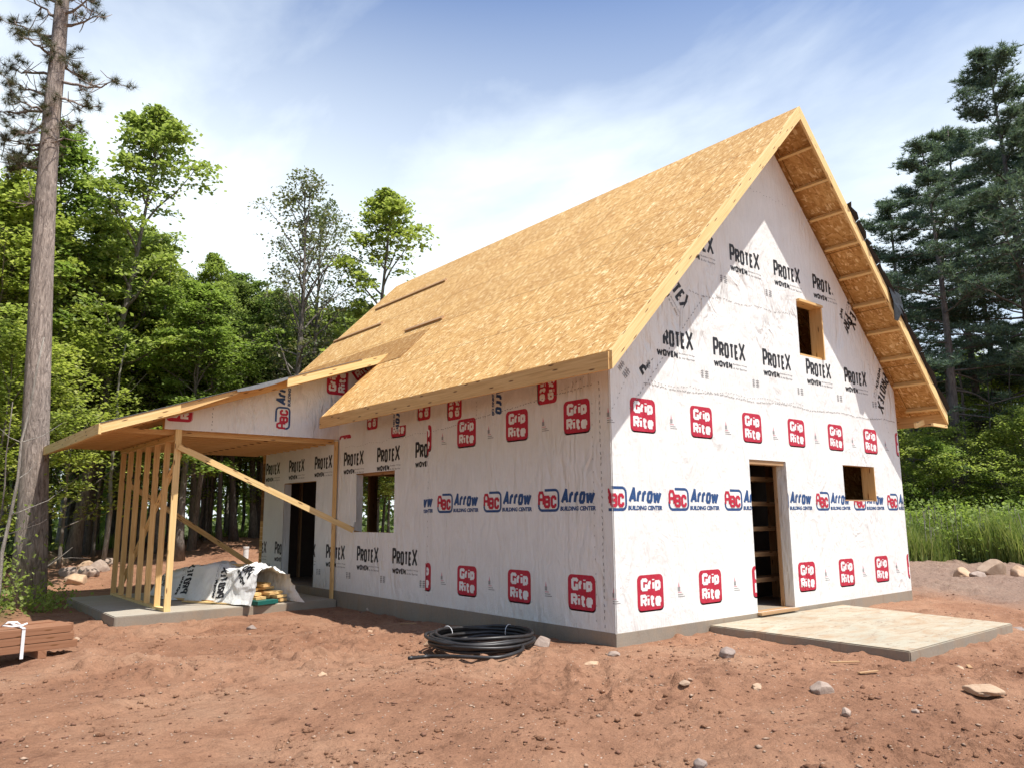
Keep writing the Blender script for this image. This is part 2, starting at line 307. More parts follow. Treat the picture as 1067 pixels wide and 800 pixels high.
# ------------------------------------------------------------------ mesh helpers
class MB:
    def __init__(s): s.v = []; s.f = []; s.uv = []; s.m = []
    def face(s, pts, uvs=None, m=0):
        n = len(s.v); s.v += [tuple(p) for p in pts]; s.f.append(tuple(range(n, n+len(pts))))
        s.uv += list(uvs) if uvs else [(0, 0)]*len(pts); s.m.append(m)
    def hexa(s, c, m=0, lenax=0):
        """8 corners: c[0..3] start ring, c[4..7] end ring; u runs start -> end"""
        c = [Vector(p) for p in c]; n = len(s.v); s.v += [tuple(p) for p in c]
        ln = (c[4]-c[0]).length; o = (n*.618) % 7
        per = [0]
        for i in range(4): per.append(per[-1]+(c[(i+1) % 4]-c[i]).length)
        for i in range(4):
            j = (i+1) % 4
            s.f.append((n+i, n+j, n+4+j, n+4+i)); s.uv += [(o, o+per[i]), (o, o+per[i+1]), (o+ln, o+per[i+1]), (o+ln, o+per[i])]; s.m.append(m)
        a, b = per[1], per[2]-per[1]
        s.f.append((n+3, n+2, n+1, n)); s.uv += [(o, b), (a*0+o, b+a), (o, a), (o, 0)]; s.m.append(m)
        s.f.append((n+4, n+5, n+6, n+7)); s.uv += [(o, 0), (o, a), (o, b+a), (o, b)]; s.m.append(m)
    def box(s, x0, x1, y0, y1, z0, z1, m=0):
        if x0 > x1: x0, x1 = x1, x0
        if y0 > y1: y0, y1 = y1, y0
        if z0 > z1: z0, z1 = z1, z0
        d = (x1-x0, y1-y0, z1-z0); k = d.index(max(d))
        if k == 0: s.hexa([(x0,y0,z0),(x0,y0,z1),(x0,y1,z1),(x0,y1,z0),(x1,y0,z0),(x1,y0,z1),(x1,y1,z1),(x1,y1,z0)], m)
        elif k == 1: s.hexa([(x0,y0,z0),(x1,y0,z0),(x1,y0,z1),(x0,y0,z1),(x0,y1,z0),(x1,y1,z0),(x1,y1,z1),(x0,y1,z1)], m)
        else: s.hexa([(x0,y0,z0),(x0,y1,z0),(x1,y1,z0),(x1,y0,z0),(x0,y0,z1),(x0,y1,z1),(x1,y1,z1),(x1,y0,z1)], m)
    def beam(s, a, b, w, h, up=(0,0,1), m=0):
        a = Vector(a); b = Vector(b); d = (b-a).normalized(); up = Vector(up)
        sd = d.cross(up).normalized(); u = sd.cross(d).normalized()
        q = [sd*w/2*i+u*h/2*j for i, j in ((-1,-1),(1,-1),(1,1),(-1,1))]
        s.hexa([a+t for t in q]+[b+t for t in q], m)
    def tube(s, pts, rad, n=8, m=0, cap=True):
        pts = [Vector(p) for p in pts]; k = len(pts); base = len(s.v)
        t0 = (pts[1]-pts[0]).normalized(); ref = Vector((0,0,1)) if abs(t0.z) < .9 else Vector((1,0,0))
        ln = 0
        for i, p in enumerate(pts):
            t = (pts[min(i+1,k-1)]-pts[max(i-1,0)]).normalized()
            sd = t.cross(ref).normalized(); u = sd.cross(t)
            r = rad[i] if hasattr(rad, '__len__') else rad
            for j in range(n):
                a = 2*math.pi*j/n; s.v.append(tuple(p+sd*math.cos(a)*r+u*math.sin(a)*r))
        for i in range(k-1):
            for j in range(n):
                j2 = (j+1) % n
                s.f.append((base+i*n+j, base+i*n+j2, base+(i+1)*n+j2, base+(i+1)*n+j)); s.m.append(m)
                s.uv += [(i*.2, j/n), (i*.2, (j+1)/n), (i*.2+.2, (j+1)/n), (i*.2+.2, j/n)]
        if cap:
            s.f.append(tuple(base+j for j in reversed(range(n)))); s.uv += [(0,0)]*n; s.m.append(m)
            s.f.append(tuple(base+(k-1)*n+j for j in range(n))); s.uv += [(0,0)]*n; s.m.append(m)
    def build(s, name, mats, parent=None, loc=None, smooth=False, bevel=0):
        if not isinstance(mats, (list, tuple)): mats = [mats]
        me = bpy.data.meshes.new(name)
        off = Vector(parent['_o']) if (parent is not None and '_o' in parent) else Vector((0,0,0))
        if parent is None and loc is not None: off = Vector(loc)
        me.from_pydata([(x-off.x, y-off.y, z-off.z) for x, y, z in s.v], [], s.f)
        if len(s.uv) == len(me.loops):
            ul = me.uv_layers.new(name='UVMap'); ul.data.foreach_set('uv', [c for t in s.uv for c in t])
        for k in mats: me.materials.append(MATS[k])
        if len(mats) > 1: me.polygons.foreach_set('material_index', s.m)
        if smooth: me.polygons.foreach_set('use_smooth', [True]*len(me.polygons))
        me.update()
        o = bpy.data.objects.new(name, me); col.objects.link(o)
        if parent is not None: o.parent = parent
        else: o.location = off
        if bevel:
            md = o.modifiers.new('bevel', 'BEVEL'); md.width = bevel; md.segments = 2; md.limit_method = 'ANGLE'
        return o
def np_mesh(name, V, F, mats, parent=None, midx=None):
    me = bpy.data.meshes.new(name); V = np.asarray(V, np.float32); F = np.asarray(F, np.int32); k = F.shape[1]
    me.vertices.add(len(V)); me.vertices.foreach_set('co', V.ravel())
    me.loops.add(F.size); me.loops.foreach_set('vertex_index', F.ravel())
    me.polygons.add(len(F)); me.polygons.foreach_set('loop_start', np.arange(0, F.size, k, dtype=np.int32))
    for m in mats: me.materials.append(MATS[m])
    if midx is not None: me.polygons.foreach_set('material_index', midx)
    me.update(calc_edges=True)
    o = bpy.data.objects.new(name, me); col.objects.link(o)
    if parent is not None: o.parent = parent
    return o
def tag(o, label=None, cat=None, group=None, kind=None):
    if label: o['label'] = label
    if cat: o['category'] = cat
    if group: o['group'] = group
    if kind: o['kind'] = kind
    return o
def empty(name, loc, label=None, cat=None, group=None):
    o = bpy.data.objects.new(name, None); col.objects.link(o); o.location = loc; o['_o'] = list(loc); o.empty_display_size = .2
    return tag(o, label, cat, group)
def part_empty(name, parent):
    o = bpy.data.objects.new(name, None); col.objects.link(o); o.parent = parent; o['_o'] = parent['_o']; return o
def copy_tree(o, parent=None):
    c = o.copy(); col.objects.link(c)
    if parent is not None: c.parent = parent
    for ch in list(o.children): copy_tree(ch, c)
    return c

# ------------------------------------------------------------------ noise for terrain (vectorised value noise)
def vnoise(x, y, seed=0):
    xi = np.floor(x).astype(np.int64); yi = np.floor(y).astype(np.int64); xf = x-xi; yf = y-yi
    def h(a, b):
        n = (a*374761393 + b*668265263 + seed*1274126177) & 0xffffffff
        n = ((n ^ (n >> 13))*1274126177) & 0xffffffff
        return ((n ^ (n >> 16)) & 0xffff)/65535.0
    u = xf*xf*(3-2*xf); v = yf*yf*(3-2*yf)
    return (h(xi,yi)*(1-u)+h(xi+1,yi)*u)*(1-v)+(h(xi,yi+1)*(1-u)+h(xi+1,yi+1)*u)*v - .5
def sst(t): t = np.clip(t, 0, 1); return t*t*(3-2*t)
def base_h(x, y):
    x = np.asarray(x, float); y = np.asarray(y, float)
    h = -.155 - .125*sst((y-.8)/4.2)*sst((2.0-x)/2.2) - .05*sst((x-2)/6)*sst((1-y)/4)
    h = h - .05*sst((-1-y)/4)*sst((2-x)/4)
    mound = np.exp(-(((x-4.5)/8.0)**2 + ((y-20)/5.0)**2))
    h = h + .72*mound + .35*sst((y-16)/12)*sst((6-x)/10+.4)
    return h
def ground_h(x, y, fine=True):
    x = np.asarray(x, float); y = np.asarray(y, float)
    h = base_h(x, y)
    dx = np.maximum(np.maximum(-x, x-7.32), 0); dy = np.maximum(np.maximum(-y, y-10.47), 0)
    dh = np.hypot(dx, dy); k = .25+.75*sst(dh/1.6)
    d2 = np.hypot(np.maximum(np.maximum(1.6-x, x-5.0), 0), np.maximum(np.maximum(-2.45-y, y), 0)); k = k*(.3+.7*sst(d2/1.2))
    d3 = np.hypot(np.maximum(np.maximum(-3.6-x, x), 0), np.maximum(np.maximum(6.7-y, y-10.5), 0)); k = k*(.3+.7*sst(d3/1.2))
    h = h + k*(.13*vnoise(x/2.3, y/2.3, 1) + .085*vnoise(x/.9+3, y/.9, 2))
    if fine:
        n3 = vnoise(x/.33, y/.33, 3); n4 = vnoise(x/.13+9, y/.13, 4); n5 = vnoise(x/.055, y/.055+4, 5)
        rough = .35+1.3*sst(vnoise(x/1.4, y/1.4, 8)*2+.45)
        n6 = vnoise(x/.21+7, y/.21, 6)
        h = h + (.3+.7*k)*rough*(.050*n3 + .042*n4 + .022*n5 + .07*np.maximum(n4+n3-.30, 0) - .09*np.maximum(n6-.26, 0))
        # wheel ruts pressed across the foreground
        for (ax, ay, dxr, dyr, wd) in ((-6.3, -3.2, .80, .60, .20), (-5.6, -4.6, .80, .60, .20), (-6.0, 0.2, .9, .43, .16)):
            n = math.hypot(dxr, dyr); s_ = ((x-ax)*-dyr+(y-ay)*dxr)/n + .25*vnoise(x/2.5, y/2.5, 11)
            al = ((x-ax)*dxr+(y-ay)*dyr)/n
            m = np.exp(-(s_/wd)**2)*sst((4.5-al)/2)*sst((al+4)/2)
            h = h - .035*m + .02*np.exp(-((np.abs(s_)-wd*1.6)/.09)**2)*sst((4.5-al)/2)*sst((al+4)/2) + .012*m*np.sin(al*38)
    return h
def gz(x, y): return float(ground_h(np.array([x]), np.array([y]))[0])
HB = math.atan2(_f.x, _f.y)     # heading, clockwise from +Y
def bearing(px):  # direction of a picture column at the horizon row
    d = _f + _r2*((px-533.5)/FPX) - _u2*((536-400)/FPX); return Vector((d.x, d.y, 0)).normalized()
def spot(px, dist): d = bearing(px); return CAM.x+d.x*dist, CAM.y+d.y*dist
def top_z(px, py, dist):
    d = _f + _r2*((px-533.5)/FPX) - _u2*((py-400)/FPX); return CAM.z + dist*d.z/math.hypot(d.x, d.y)

# ------------------------------------------------------------------ ground sheet
def make_ground():
    lo = math.degrees(HB)-42; angs = list(np.arange(lo, lo+84, .115)); angs += list(np.arange(lo+84, lo+360, 3.0))
    a = np.radians(np.array(angs)); na = len(a)
    r = [.3]
    while r[-1] < 900:
        s = .0036 if r[-1] < 12 else .0052 if r[-1] < 26 else (.012 if r[-1] < 60 else .06)
        if r[-1] < 3.5: s = .04
        r.append(r[-1]*(1+s))
    r = np.array(r); nr = len(r)
    Rr, A = np.meshgrid(r, a, indexing='ij')
    X = CAM.x+Rr*np.sin(A); Y = CAM.y+Rr*np.cos(A); Z = ground_h(X, Y)
    far = sst((Rr-70)/100); Z = Z*(1-far)+(-.1)*far
    inside = (X > .1) & (X < 7.2) & (Y > .1) & (Y < 10.3); Z = np.where(inside, np.minimum(Z, -.35), Z)
    V = np.stack([X, Y, Z], -1).reshape(-1, 3)
    I, J = np.meshgrid(np.arange(nr-1), np.arange(na), indexing='ij'); J2 = (J+1) % na
    F = np.stack([I*na+J, (I+1)*na+J, (I+1)*na+J2, I*na+J2], -1).reshape(-1, 4)
    V = np.vstack([V, [[CAM.x, CAM.y, float(base_h(CAM.x, CAM.y))]]])
    o = np_mesh('ground', V, F, ['soil'])
    me = o.data; at = me.attributes.new('forest', 'FLOAT', 'POINT')
    x, y = V[:, 0], V[:, 1]; wob = 3*vnoise(x/3, y/3, 21)+1.2*vnoise(x/.8, y/.8, 22)
    # tree line: to the left behind, and to the right behind the drive
    dcam = np.hypot(x-CAM.x, y-CAM.y); bea = np.degrees(np.arctan2(x-CAM.x, y-CAM.y))
    f1 = sst((y-22.0+wob+.15*x)/1.2)*(x < 16)
    f2 = sst((x+.35*y-19.2+.5*wob)/.9)
    f3 = sst((-4.6-x+.5*wob)/.7)*sst((y-8+wob)/1.5)
    at.data.foreach_set('value', np.clip(np.maximum(np.maximum(f1, f2), f3), 0, 1).astype(np.float32))
    me.polygons.foreach_set('use_smooth', [True]*len(me.polygons))
    tag(o, 'bare reddish brown soil of the building plot', None, None, 'structure')
make_ground()

# ------------------------------------------------------------------ prints (lettering and marks on the wrap)
RED, BLUE, BLACK, GREY, PINK, WHITE, WRAP, STAPLE = 1, 2, 3, 4, 5, 6, 0, 7
WRAPMATS = ['wrap', 'red', 'blue', 'black', 'grey', 'pink', 'white', 'staple']
_tc = {}
def text_tris(s, off=0.0, shear=0.0):
    """triangles of a string, normalised to x 0..w (aspect kept), cap height 1"""
    k = (s, off, shear)
    if k in _tc: return _tc[k]
    cu = bpy.data.curves.new('t', 'FONT'); cu.body = s; cu.size = 1; cu.offset = off; cu.resolution_u = 3; cu.fill_mode = 'FRONT'; cu.shear = shear
    o = bpy.data.objects.new('t', cu); col.objects.link(o)
    dg = bpy.context.evaluated_depsgraph_get(); dg.update(); me = bpy.data.meshes.new_from_object(o.evaluated_get(dg))
    me.calc_loop_triangles()
    tr = [[(me.vertices[i].co.x, me.vertices[i].co.y) for i in t.vertices] for t in me.loop_triangles]
    col.objects.unlink(o); bpy.data.objects.remove(o); bpy.data.curves.remove(cu); bpy.data.meshes.remove(me)
    _tc[k] = tr; return tr
def fit_text(s, x0, x1, z0, z1, m, off=.0, shear=0., lay=1):
    tr = text_tris(s, off, shear); xs = [p[0] for t in tr for p in t]; zs = [p[1] for t in tr for p in t]
    a, b, c, d = min(xs), max(xs), min(zs), max(zs)
    return [([(x0+(p[0]-a)/(b-a)*(x1-x0), z0+(p[1]-c)/(d-c)*(z1-z0)) for p in t], m, lay) for t in tr]
def rrect(x0, x1, z0, z1, r, n=4):
    P = []
    for cx_, cz_, a0 in ((x1-r, z1-r, 0), (x0+r, z1-r, 90), (x0+r, z0+r, 180), (x1-r, z0+r, 270)):
        for i in range(n+1):
            a = R(a0+90*i/n); P.append((cx_+r*math.cos(a), cz_+r*math.sin(a)))
    return P
def poly(P, m, lay=0): return [([P[0], P[i], P[i+1]], m, lay) for i in range(1, len(P)-1)]
def stroke(path, wd, m, lay=1):
    out = []
    for (a, b) in zip(path, path[1:]):
        dx, dz = b[0]-a[0], b[1]-a[1]; l = math.hypot(dx, dz) or 1; nx, nz = -dz/l*wd/2, dx/l*wd/2
        q = [(a[0]+nx, a[1]+nz), (b[0]+nx, b[1]+nz), (b[0]-nx, b[1]-nz), (a[0]-nx, a[1]-nz)]
        out += poly(q, m, lay)
    return out
GL = dict(
 P=[[(0,0),(0,1),(.75,1),(1,.88),(1,.58),(.75,.46),(0,.46)]],
 R=[[(0,0),(0,1),(.75,1),(1,.88),(1,.60),(.75,.48),(0,.48)],[(.5,.48),(1,0)]],
 O=[[(.5,0),(.2,0),(0,.14),(0,.86),(.2,1),(.8,1),(1,.86),(1,.14),(.8,0),(.5,0)]],
 T=[[(0,1),(1,1)],[(.5,1),(.5,0)]], E=[[(1,1),(0,1),(0,0),(1,0)],[(0,.5),(.85,.5)]],
 X=[[(0,1),(1,0)],[(0,0),(1,1)]], W=[[(0,1),(.24,0),(.5,.8),(.76,0),(1,1)]], V=[[(0,1),(.5,0),(1,1)]],
 N=[[(0,0),(0,1),(1,0),(1,1)]], A=[[(0,0),(.5,1),(1,0)],[(.2,.3),(.8,.3)]],
 a=[[(0,0),(0,.75),(.2,1),(.8,1),(1,.75),(1,0)],[(0,.42),(1,.42)]],
 B=[[(0,0),(0,1),(.8,1),(1,.88),(1,.64),(.8,.52),(0,.52)],[(.8,.52),(1,.4),(1,.12),(.8,0),(0,0)]],
 C=[[(1,.68),(1,.85),(.75,1),(.25,1),(0,.85),(0,.15),(.25,0),(.75,0),(1,.15),(1,.32)]],
 r=[[(0,0),(0,.7)],[(0,.52),(.4,.7),(1,.7)]], o=[[(.5,0),(.2,0),(0,.12),(0,.58),(.2,.7),(.8,.7),(1,.58),(1,.12),(.8,0),(.5,0)]],
 w=[[(0,.7),(.24,0),(.5,.6),(.76,0),(1,.7)]],
 G=[[(1,.84),(1,.92),(.85,1),(.2,1),(0,.88),(0,.12),(.2,0),(1,0),(1,.34),(.62,.34)]],
 i=[[(.5,0),(.5,.70)],[(.5,.93),(.5,1.05)]], p=[[(0,-.26),(0,.7),(.8,.7),(1,.58),(1,.12),(.8,0),(0,0)]],
 t=[[(.35,1),(.35,.12),(.55,0),(1,0)],[(-.1,.72),(1,.72)]],
 e=[[(0,.35),(1,.35),(1,.58),(.8,.7),(.2,.7),(0,.58),(0,.12),(.2,0),(1,0)]])
def glyph(ch, x0, x1, z0, z1, wd, m, shear=0., lay=1):
    out = []; q = 0
    f = lambda p: (x0+wd/2+p[0]*(x1-x0-wd)+shear*p[1]*(z1-z0), z0+wd/2+p[1]*(z1-z0-wd))
    for path in GL[ch]:
        P = [f(p) for p in path]
        for i in range(len(P)-1):
            a, b = Vector(P[i]), Vector(P[i+1]); d = (b-a).normalized()*wd*.32
            if i > 0: a = a-d
            if i < len(P)-2: b = b+d
            out += stroke([tuple(a), tuple(b)], wd, m, lay+.13*q); q += 1
    return out
def word(spec, x, z0, z1, wd, m, gap=.01, shear=0., lay=1):
    """spec: list of (glyph, width)"""
    out = []
    for ch, w_ in spec: out += glyph(ch, x, x+w_, z0, z1, wd, m, shear, lay); x += w_+gap
    return out
def gr_logo():
    o = poly(rrect(-.228, .232, -.218, .16, .06), PINK, 0) + poly(rrect(-.23, .23, -.2, .2, .065), RED, 1)
    o += word([('G', .118), ('r', .072), ('i', .045), ('p', .10)], -.168, .018, .162, .040, WHITE, .004, 0, 2)
    o += word([('R', .112), ('i', .042), ('t', .092), ('e', .105)], -.180, -.162, -.020, .037, WHITE, .004, 0, 2)
    return o
def small_mark():   # the little figure with small print between the big marks
    o = poly([(-.035, .02), (-.02, .09), (0, .02)], PINK, 1)+poly([(-.04, -.02), (-.04, .03), (.004, .03), (.004, -.02)], GREY, 2)
    for i in range(3): o += poly([(-.04, -.04-.025*i), (.03+.03*i, -.04-.025*i), (.03+.03*i, -.03-.025*i), (-.04, -.03-.025*i)], GREY if i else PINK, 1)
    return o
def abc_logo():     # origin: centre of the boxed letters
    P = rrect(-.185, .185, -.125, .125, .06, 5)
    n = len(P); path = P[:6]+[]           # top right corner
    fr = [(-.07, .125)]+list(reversed(P[0:6]))+list(reversed(P[18:24]))+list(reversed(P[12:18]))+[(-.185, -.03)]
    o = stroke(fr, .033, BLUE, 1)
    o += glyph('a', -.195, -.075, -.070, .115, .035, RED, 0, 3)+glyph('B', -.085, .035, -.098, .060, .038, RED, 0, 4)+glyph('C', .045, .150, -.098, .060, .038, RED, 0, 3)
    o += word([('A', .135), ('r', .088), ('r', .088), ('o', .105), ('w', .155)], .225, -.052, .140, .043, BLUE, .001, .16, 1)
    o += fit_text('BUILDING CENTER', .215, .825, -.132, -.078, BLUE, .05, .12, 2)
    return o
def protex():       # origin: top left of the P
    o = glyph('P', 0, .125, -.268, .0, .046, BLACK)+word([('R', .112), ('O', .108), ('T', .112), ('E', .096)], .130, -.262, -.045, .043, BLACK, .008)
    o += glyph('X', .588, .748, -.268, .008, .043, BLACK)
    o += word([('W', .118), ('O', .076), ('V', .078), ('E', .064), ('N', .076)], .0, -.400, -.312, .027, BLACK, .001)
    o += fit_text('Building Wrap', .44, .77, -.345, -.315, GREY, .02, 0, 1)
    o += fit_text('& Air Barrier', .44, .77, -.398, -.368, GREY, .02, 0, 1)
    return o
def recycle():      # small grey marks under the lettering
    o = []
    for cx_, wd in ((-.05, .055), (.045, .075)):
        for (a, b) in ((.05, .034), (.022, .004), (-.008, -.03), (-.04, -.05)):
            o += poly([(cx_-wd/2, b), (cx_+wd/2, b), (cx_+wd/2, a), (cx_-wd/2, a)], GREY, 1)
        o += stroke([(cx_, -.05), (cx_, .06)], .012, GREY, 2)
    return o
def place(tris, x, z, ang=0, sc=1.0):
    c, s = math.cos(ang)*sc, math.sin(ang)*sc
    return [([(x+p[0]*c-p[1]*s, z+p[0]*s+p[1]*c) for p in t], m, l) for t, m, l in tris]
def clip_half(tris, a, b, c):     # keep a*x+b*z+c >= 0
    out = []
    for P, m, l in tris:
        q = []; n = len(P); d = [a*p[0]+b*p[1]+c for p in P]
        if min(d) >= 0: out.append((P, m, l)); continue
        if max(d) <= 0: continue
        for i in range(n):
            j = (i+1) % n
            if d[i] >= 0: q.append(P[i])
            if (d[i] > 0 and d[j] < 0) or (d[i] < 0 and d[j] > 0):
                t = d[i]/(d[i]-d[j]); q.append((P[i][0]+t*(P[j][0]-P[i][0]), P[i][1]+t*(P[j][1]-P[i][1])))
        if len(q) > 2: out.append((q, m, l))
    return out
def cut_rect(tris, x0, x1, z0, z1):   # remove the part inside the rectangle
    A = clip_half(tris, -1, 0, x0); rest = clip_half(tris, 1, 0, -x0)
    B = clip_half(rest, 1, 0, -x1); rest = clip_half(rest, -1, 0, x1)
    C = clip_half(rest, 0, -1, z0); D = clip_half(rest, 0, 1, -z1)
    return A+B+C+D
def dots(path, step=.055, ln=.022, wd=.006, jit=.006):
    out = []
    for a, b in zip(path, path[1:]):
        l = math.hypot(b[0]-a[0], b[1]-a[1]); n = int(l/step); ux, uz = (b[0]-a[0])/l, (b[1]-a[1])/l
        for i in range(n):
            t = (i+random.random()*.4)*step; j = random.uniform(-jit, jit); x, z = a[0]+ux*t-uz*j, a[1]+uz*t+ux*j
            th = random.uniform(-.5, .5)+math.atan2(uz, ux); c, s = math.cos(th)*ln/2, math.sin(th)*ln/2
            out += stroke([(x-c, z-s), (x+c, z+s)], wd, STAPLE, 4)
    return out

# ------------------------------------------------------------------ dimensions of the house
W, LEN, HW = 7.32, 10.47, 2.97
OV = .58; RX = 3.66; ZE = 3.02; ZR = 7.335            # roof top surface: eave edge height, ridge height
SL = (ZR-ZE)/(RX+.60)
def zroof(x): return ZE+SL*((x+.60) if x < RX else (2*RX-x+.60))
VT = .20      # vertical thickness of sheathing + rafters at the rake
DOOR = (2.744, 3.655, .0, 2.036); WIN = (5.30, 6.30, 1.485, 2.05); UPW = (4.26, 4.96, 3.69, 4.58)
SWIN = (4.84, 6.19, 1.03, 2.035); SDOOR = (7.757, 9.27, 0, 1.975)
PY0, PY1 = 6.25, 11.2                                   # porch roof front and back edge
TY = 6.9                                                # triangular porch gable wall
def zporch(x): return 2.66+.346*(x+4.08)

house = empty('house', (3.66, 5.2, -.15), 'unfinished house wrapped in white printed sheeting under a bare strand board roof', 'house')

# cell decomposition of a wall face with openings, clipped by half planes
def wall_cells(x0, x1, z0, z1, opens, clips, nx=.6):
    xs = sorted({x0, x1, *[o[0] for o in opens], *[o[1] for o in opens]}); zs = sorted({z0, z1, *[o[2] for o in opens if o[2] > z0], *[o[3] for o in opens]})
    out = []
    for a, b in zip(xs, xs[1:]):
        for c, d in zip(zs, zs[1:]):
            mx_, mz_ = (a+b)/2, (c+d)/2
            if any(o[0] < mx_ < o[1] and o[2] < mz_ < o[3] for o in opens): continue
            P = [([(a, c), (b, c), (b, d), (a, d)], 0, 0)]
            for k in clips: P = clip_half(P, *k)
            out += [p[0] for p in P]
    return out
def solid_from_cells(mb, cells, f, d0, d1, opens, m=0):
    """front/back sheets plus closing faces on every boundary edge"""
    edges = {}
    for P in cells:
        for i in range(len(P)):
            a = tuple(round(c, 5) for c in P[i]); b = tuple(round(c, 5) for c in P[(i+1) % len(P)])
            edges[(a, b)] = edges.get((a, b), 0)+1
        mb.face([f(x, z, d0) for x, z in P], P, m); mb.face([f(x, z, d1) for x, z in reversed(P)], list(reversed(P)), m)
    for (a, b) in edges:
        if (b, a) not in edges:
            mb.face([f(*b, d0), f(*a, d0), f(*a, d1), f(*b, d1)], [b, a, a, b], m)
fG = lambda x, z, d: (x, d, z)            # gable wall: depth along +y
fS = lambda u, z, d: (d, -u, z)           # side wall: u = -y
fT = lambda x, z, d: (x, TY+d, z)         # triangular wall over the porch

gclips = [(SL, -1, ZE+SL*.6-VT-.01), (-SL, -1, ZE+SL*(2*RX+.6)-VT-.01)]
# walls (sheathing and framing) -----------------------------------------------------
mb = MB()
cells = wall_cells(.012, W, .0, 7.3, [DOOR, WIN, UPW], gclips)
solid_from_cells(mb, cells, fG, .012, .16, None); mb.build('wall', 'osb_under', house)
sop = [(-SWIN[1], -SWIN[0], SWIN[2], SWIN[3]), (-SDOOR[1], -SDOOR[0], -.01, SDOOR[3])]
mb = MB(); cells = wall_cells(-LEN, -.16, .0, HW, sop, []); solid_from_cells(mb, cells, fS, .012, .16, None); mb.build('wall', 'osb_under', house)
BW = [(2.3, 3.45, .75, 2.25)]
mb = MB(); cells = wall_cells(0, W, 0, 7.3, BW, gclips); solid_from_cells(mb, cells, lambda x, z, d: (x, LEN-d, z), .0, .15, None); mb.build('wall', 'osb_under', house)
mb = MB(); mb.box(W-.15, W-.001, .17, LEN-.17, 0, HW); mb.build('wall', 'osb_under', house)
# the stud standing in the back window and the header
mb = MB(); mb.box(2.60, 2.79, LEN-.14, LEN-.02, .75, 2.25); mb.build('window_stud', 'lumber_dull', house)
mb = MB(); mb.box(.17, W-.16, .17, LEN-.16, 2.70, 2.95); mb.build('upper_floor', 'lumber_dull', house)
mb = MB(); mb.box(.0, W, .0, LEN, -.30, -.006); mb.build('foundation', 'found', house, bevel=.006)

# house wrap with its printing ----------------------------------------------------
def add_tris(mb, tris, f, proud):
    for P, m, l in tris: mb.face([f(x, z, -proud-.0012*l) for x, z in P], None, m)
S = 1.143
def roll_prints(u0, u1):
    t = []
    for k in range(-6, 8):
        t += place(gr_logo(), .578+k*S, 2.481)+place(gr_logo(), .601+k*S, .402)
        t += place(small_mark(), .578+S*.48+k*S, 2.44)+place(small_mark(), .601+S*.47+k*S, .40)
        q = place(abc_logo(), .0455+k*S, 1.478); t += clip_half(q, 1, 0, .072) if k == 0 else q
    return clip_half(clip_half(t, 1, 0, -u0), -1, 0, u1)
# gable
mb = MB(); mg = .004
for P in wall_cells(0-.004, W, -.012, 7.3, [DOOR, WIN, UPW], gclips): mb.face([fG(x, z, .005) for x, z in P], P, 0); mb.face([fG(x, z, .010) for x, z in reversed(P)], None, 0)
T = roll_prints(-.004, W)
for k in range(-3, 7):
    T += place(protex(), 2.055+k*1.178, 3.66); T += place(recycle(), 1.84+k*1.178, 3.115)
    if k != 0 or True: T += place(protex(), 2.56+k*1.12, 5.10); T += place(recycle(), 2.38+k*1.12, 4.53)
T = clip_half(T, -1, 0, W-.02)
def diag(T, x, z, ang, lo=None): return T+place(protex(), x, z, ang, 1.0)
sq = [((.25, 2.96), (1.05, 3.55)), ]
# strips along the rakes were taped on over the first layer: their printing runs down the slope
D = place(protex(), 1.16, 4.62, R(-49))+place(protex(), .53, 3.05, R(38))+place(recycle(), .26, 3.0, R(-42), 1.2)
D += place(protex(), 7.19, 3.62, R(-118))+place(protex(), 6.02, 4.50, R(-118))+place(protex(), 6.43, 4.98, R(-118))
keepL = clip_half(D, -1, .86, -1.95)     # only where the strip lies
keepR = clip_half(D, .80, .60, -7.20)
T2 = clip_half(clip_half(T, 1, -.86, 2.02), 1, 0, 0)
Tb = clip_half(T, -1, .86, -2.02); Tt = clip_half(Tb, 0, 1, -4.45)        # the strip on the left hides the print below it, save low down
T = T2+clip_half(Tb, 0, -1, 2.80)+Tt
T = clip_half(T, -.80, -.60, 7.26)+clip_half(clip_half(T, .80, .60, -7.26), 0, -1, 2.78)
T += keepL+keepR
def wob(x0, z0, x1, z1, n=14, a=.02): return [(x0+(x1-x0)*i/n, z0+(z1-z0)*i/n+a*math.sin(i*1.9+z0*5)) for i in range(n+1)]
T += dots(wob(.62, 2.86, 7.3, 2.87), .05, .04, .008)+dots(wob(.75, 2.90, 4.3, 2.91), .06, .03, .006)
T += dots(wob(1.6, 4.20, 5.1, 4.33), .055, .035, .008)+dots(wob(3.0, 6.1, 4.2, 6.08), .06)
T += dots([(.35, 2.55), (1.95, 4.25)], .07, .03, .01)+dots([(7.1, 2.4), (6.3, 4.1)], .09)+dots([(.03, 2.5), (.36, 3.0)], .08)
for k in gclips: T = clip_half(T, *k)
for o in (DOOR, WIN, UPW): T = cut_rect(T, o[0], o[1], o[2]-.5 if o is DOOR else o[2], o[3])
add_tris(mb, T, lambda x, z, d: (x, d+.005, z), 0.0)
gw = mb.build('house_wrap', WRAPMATS, house)
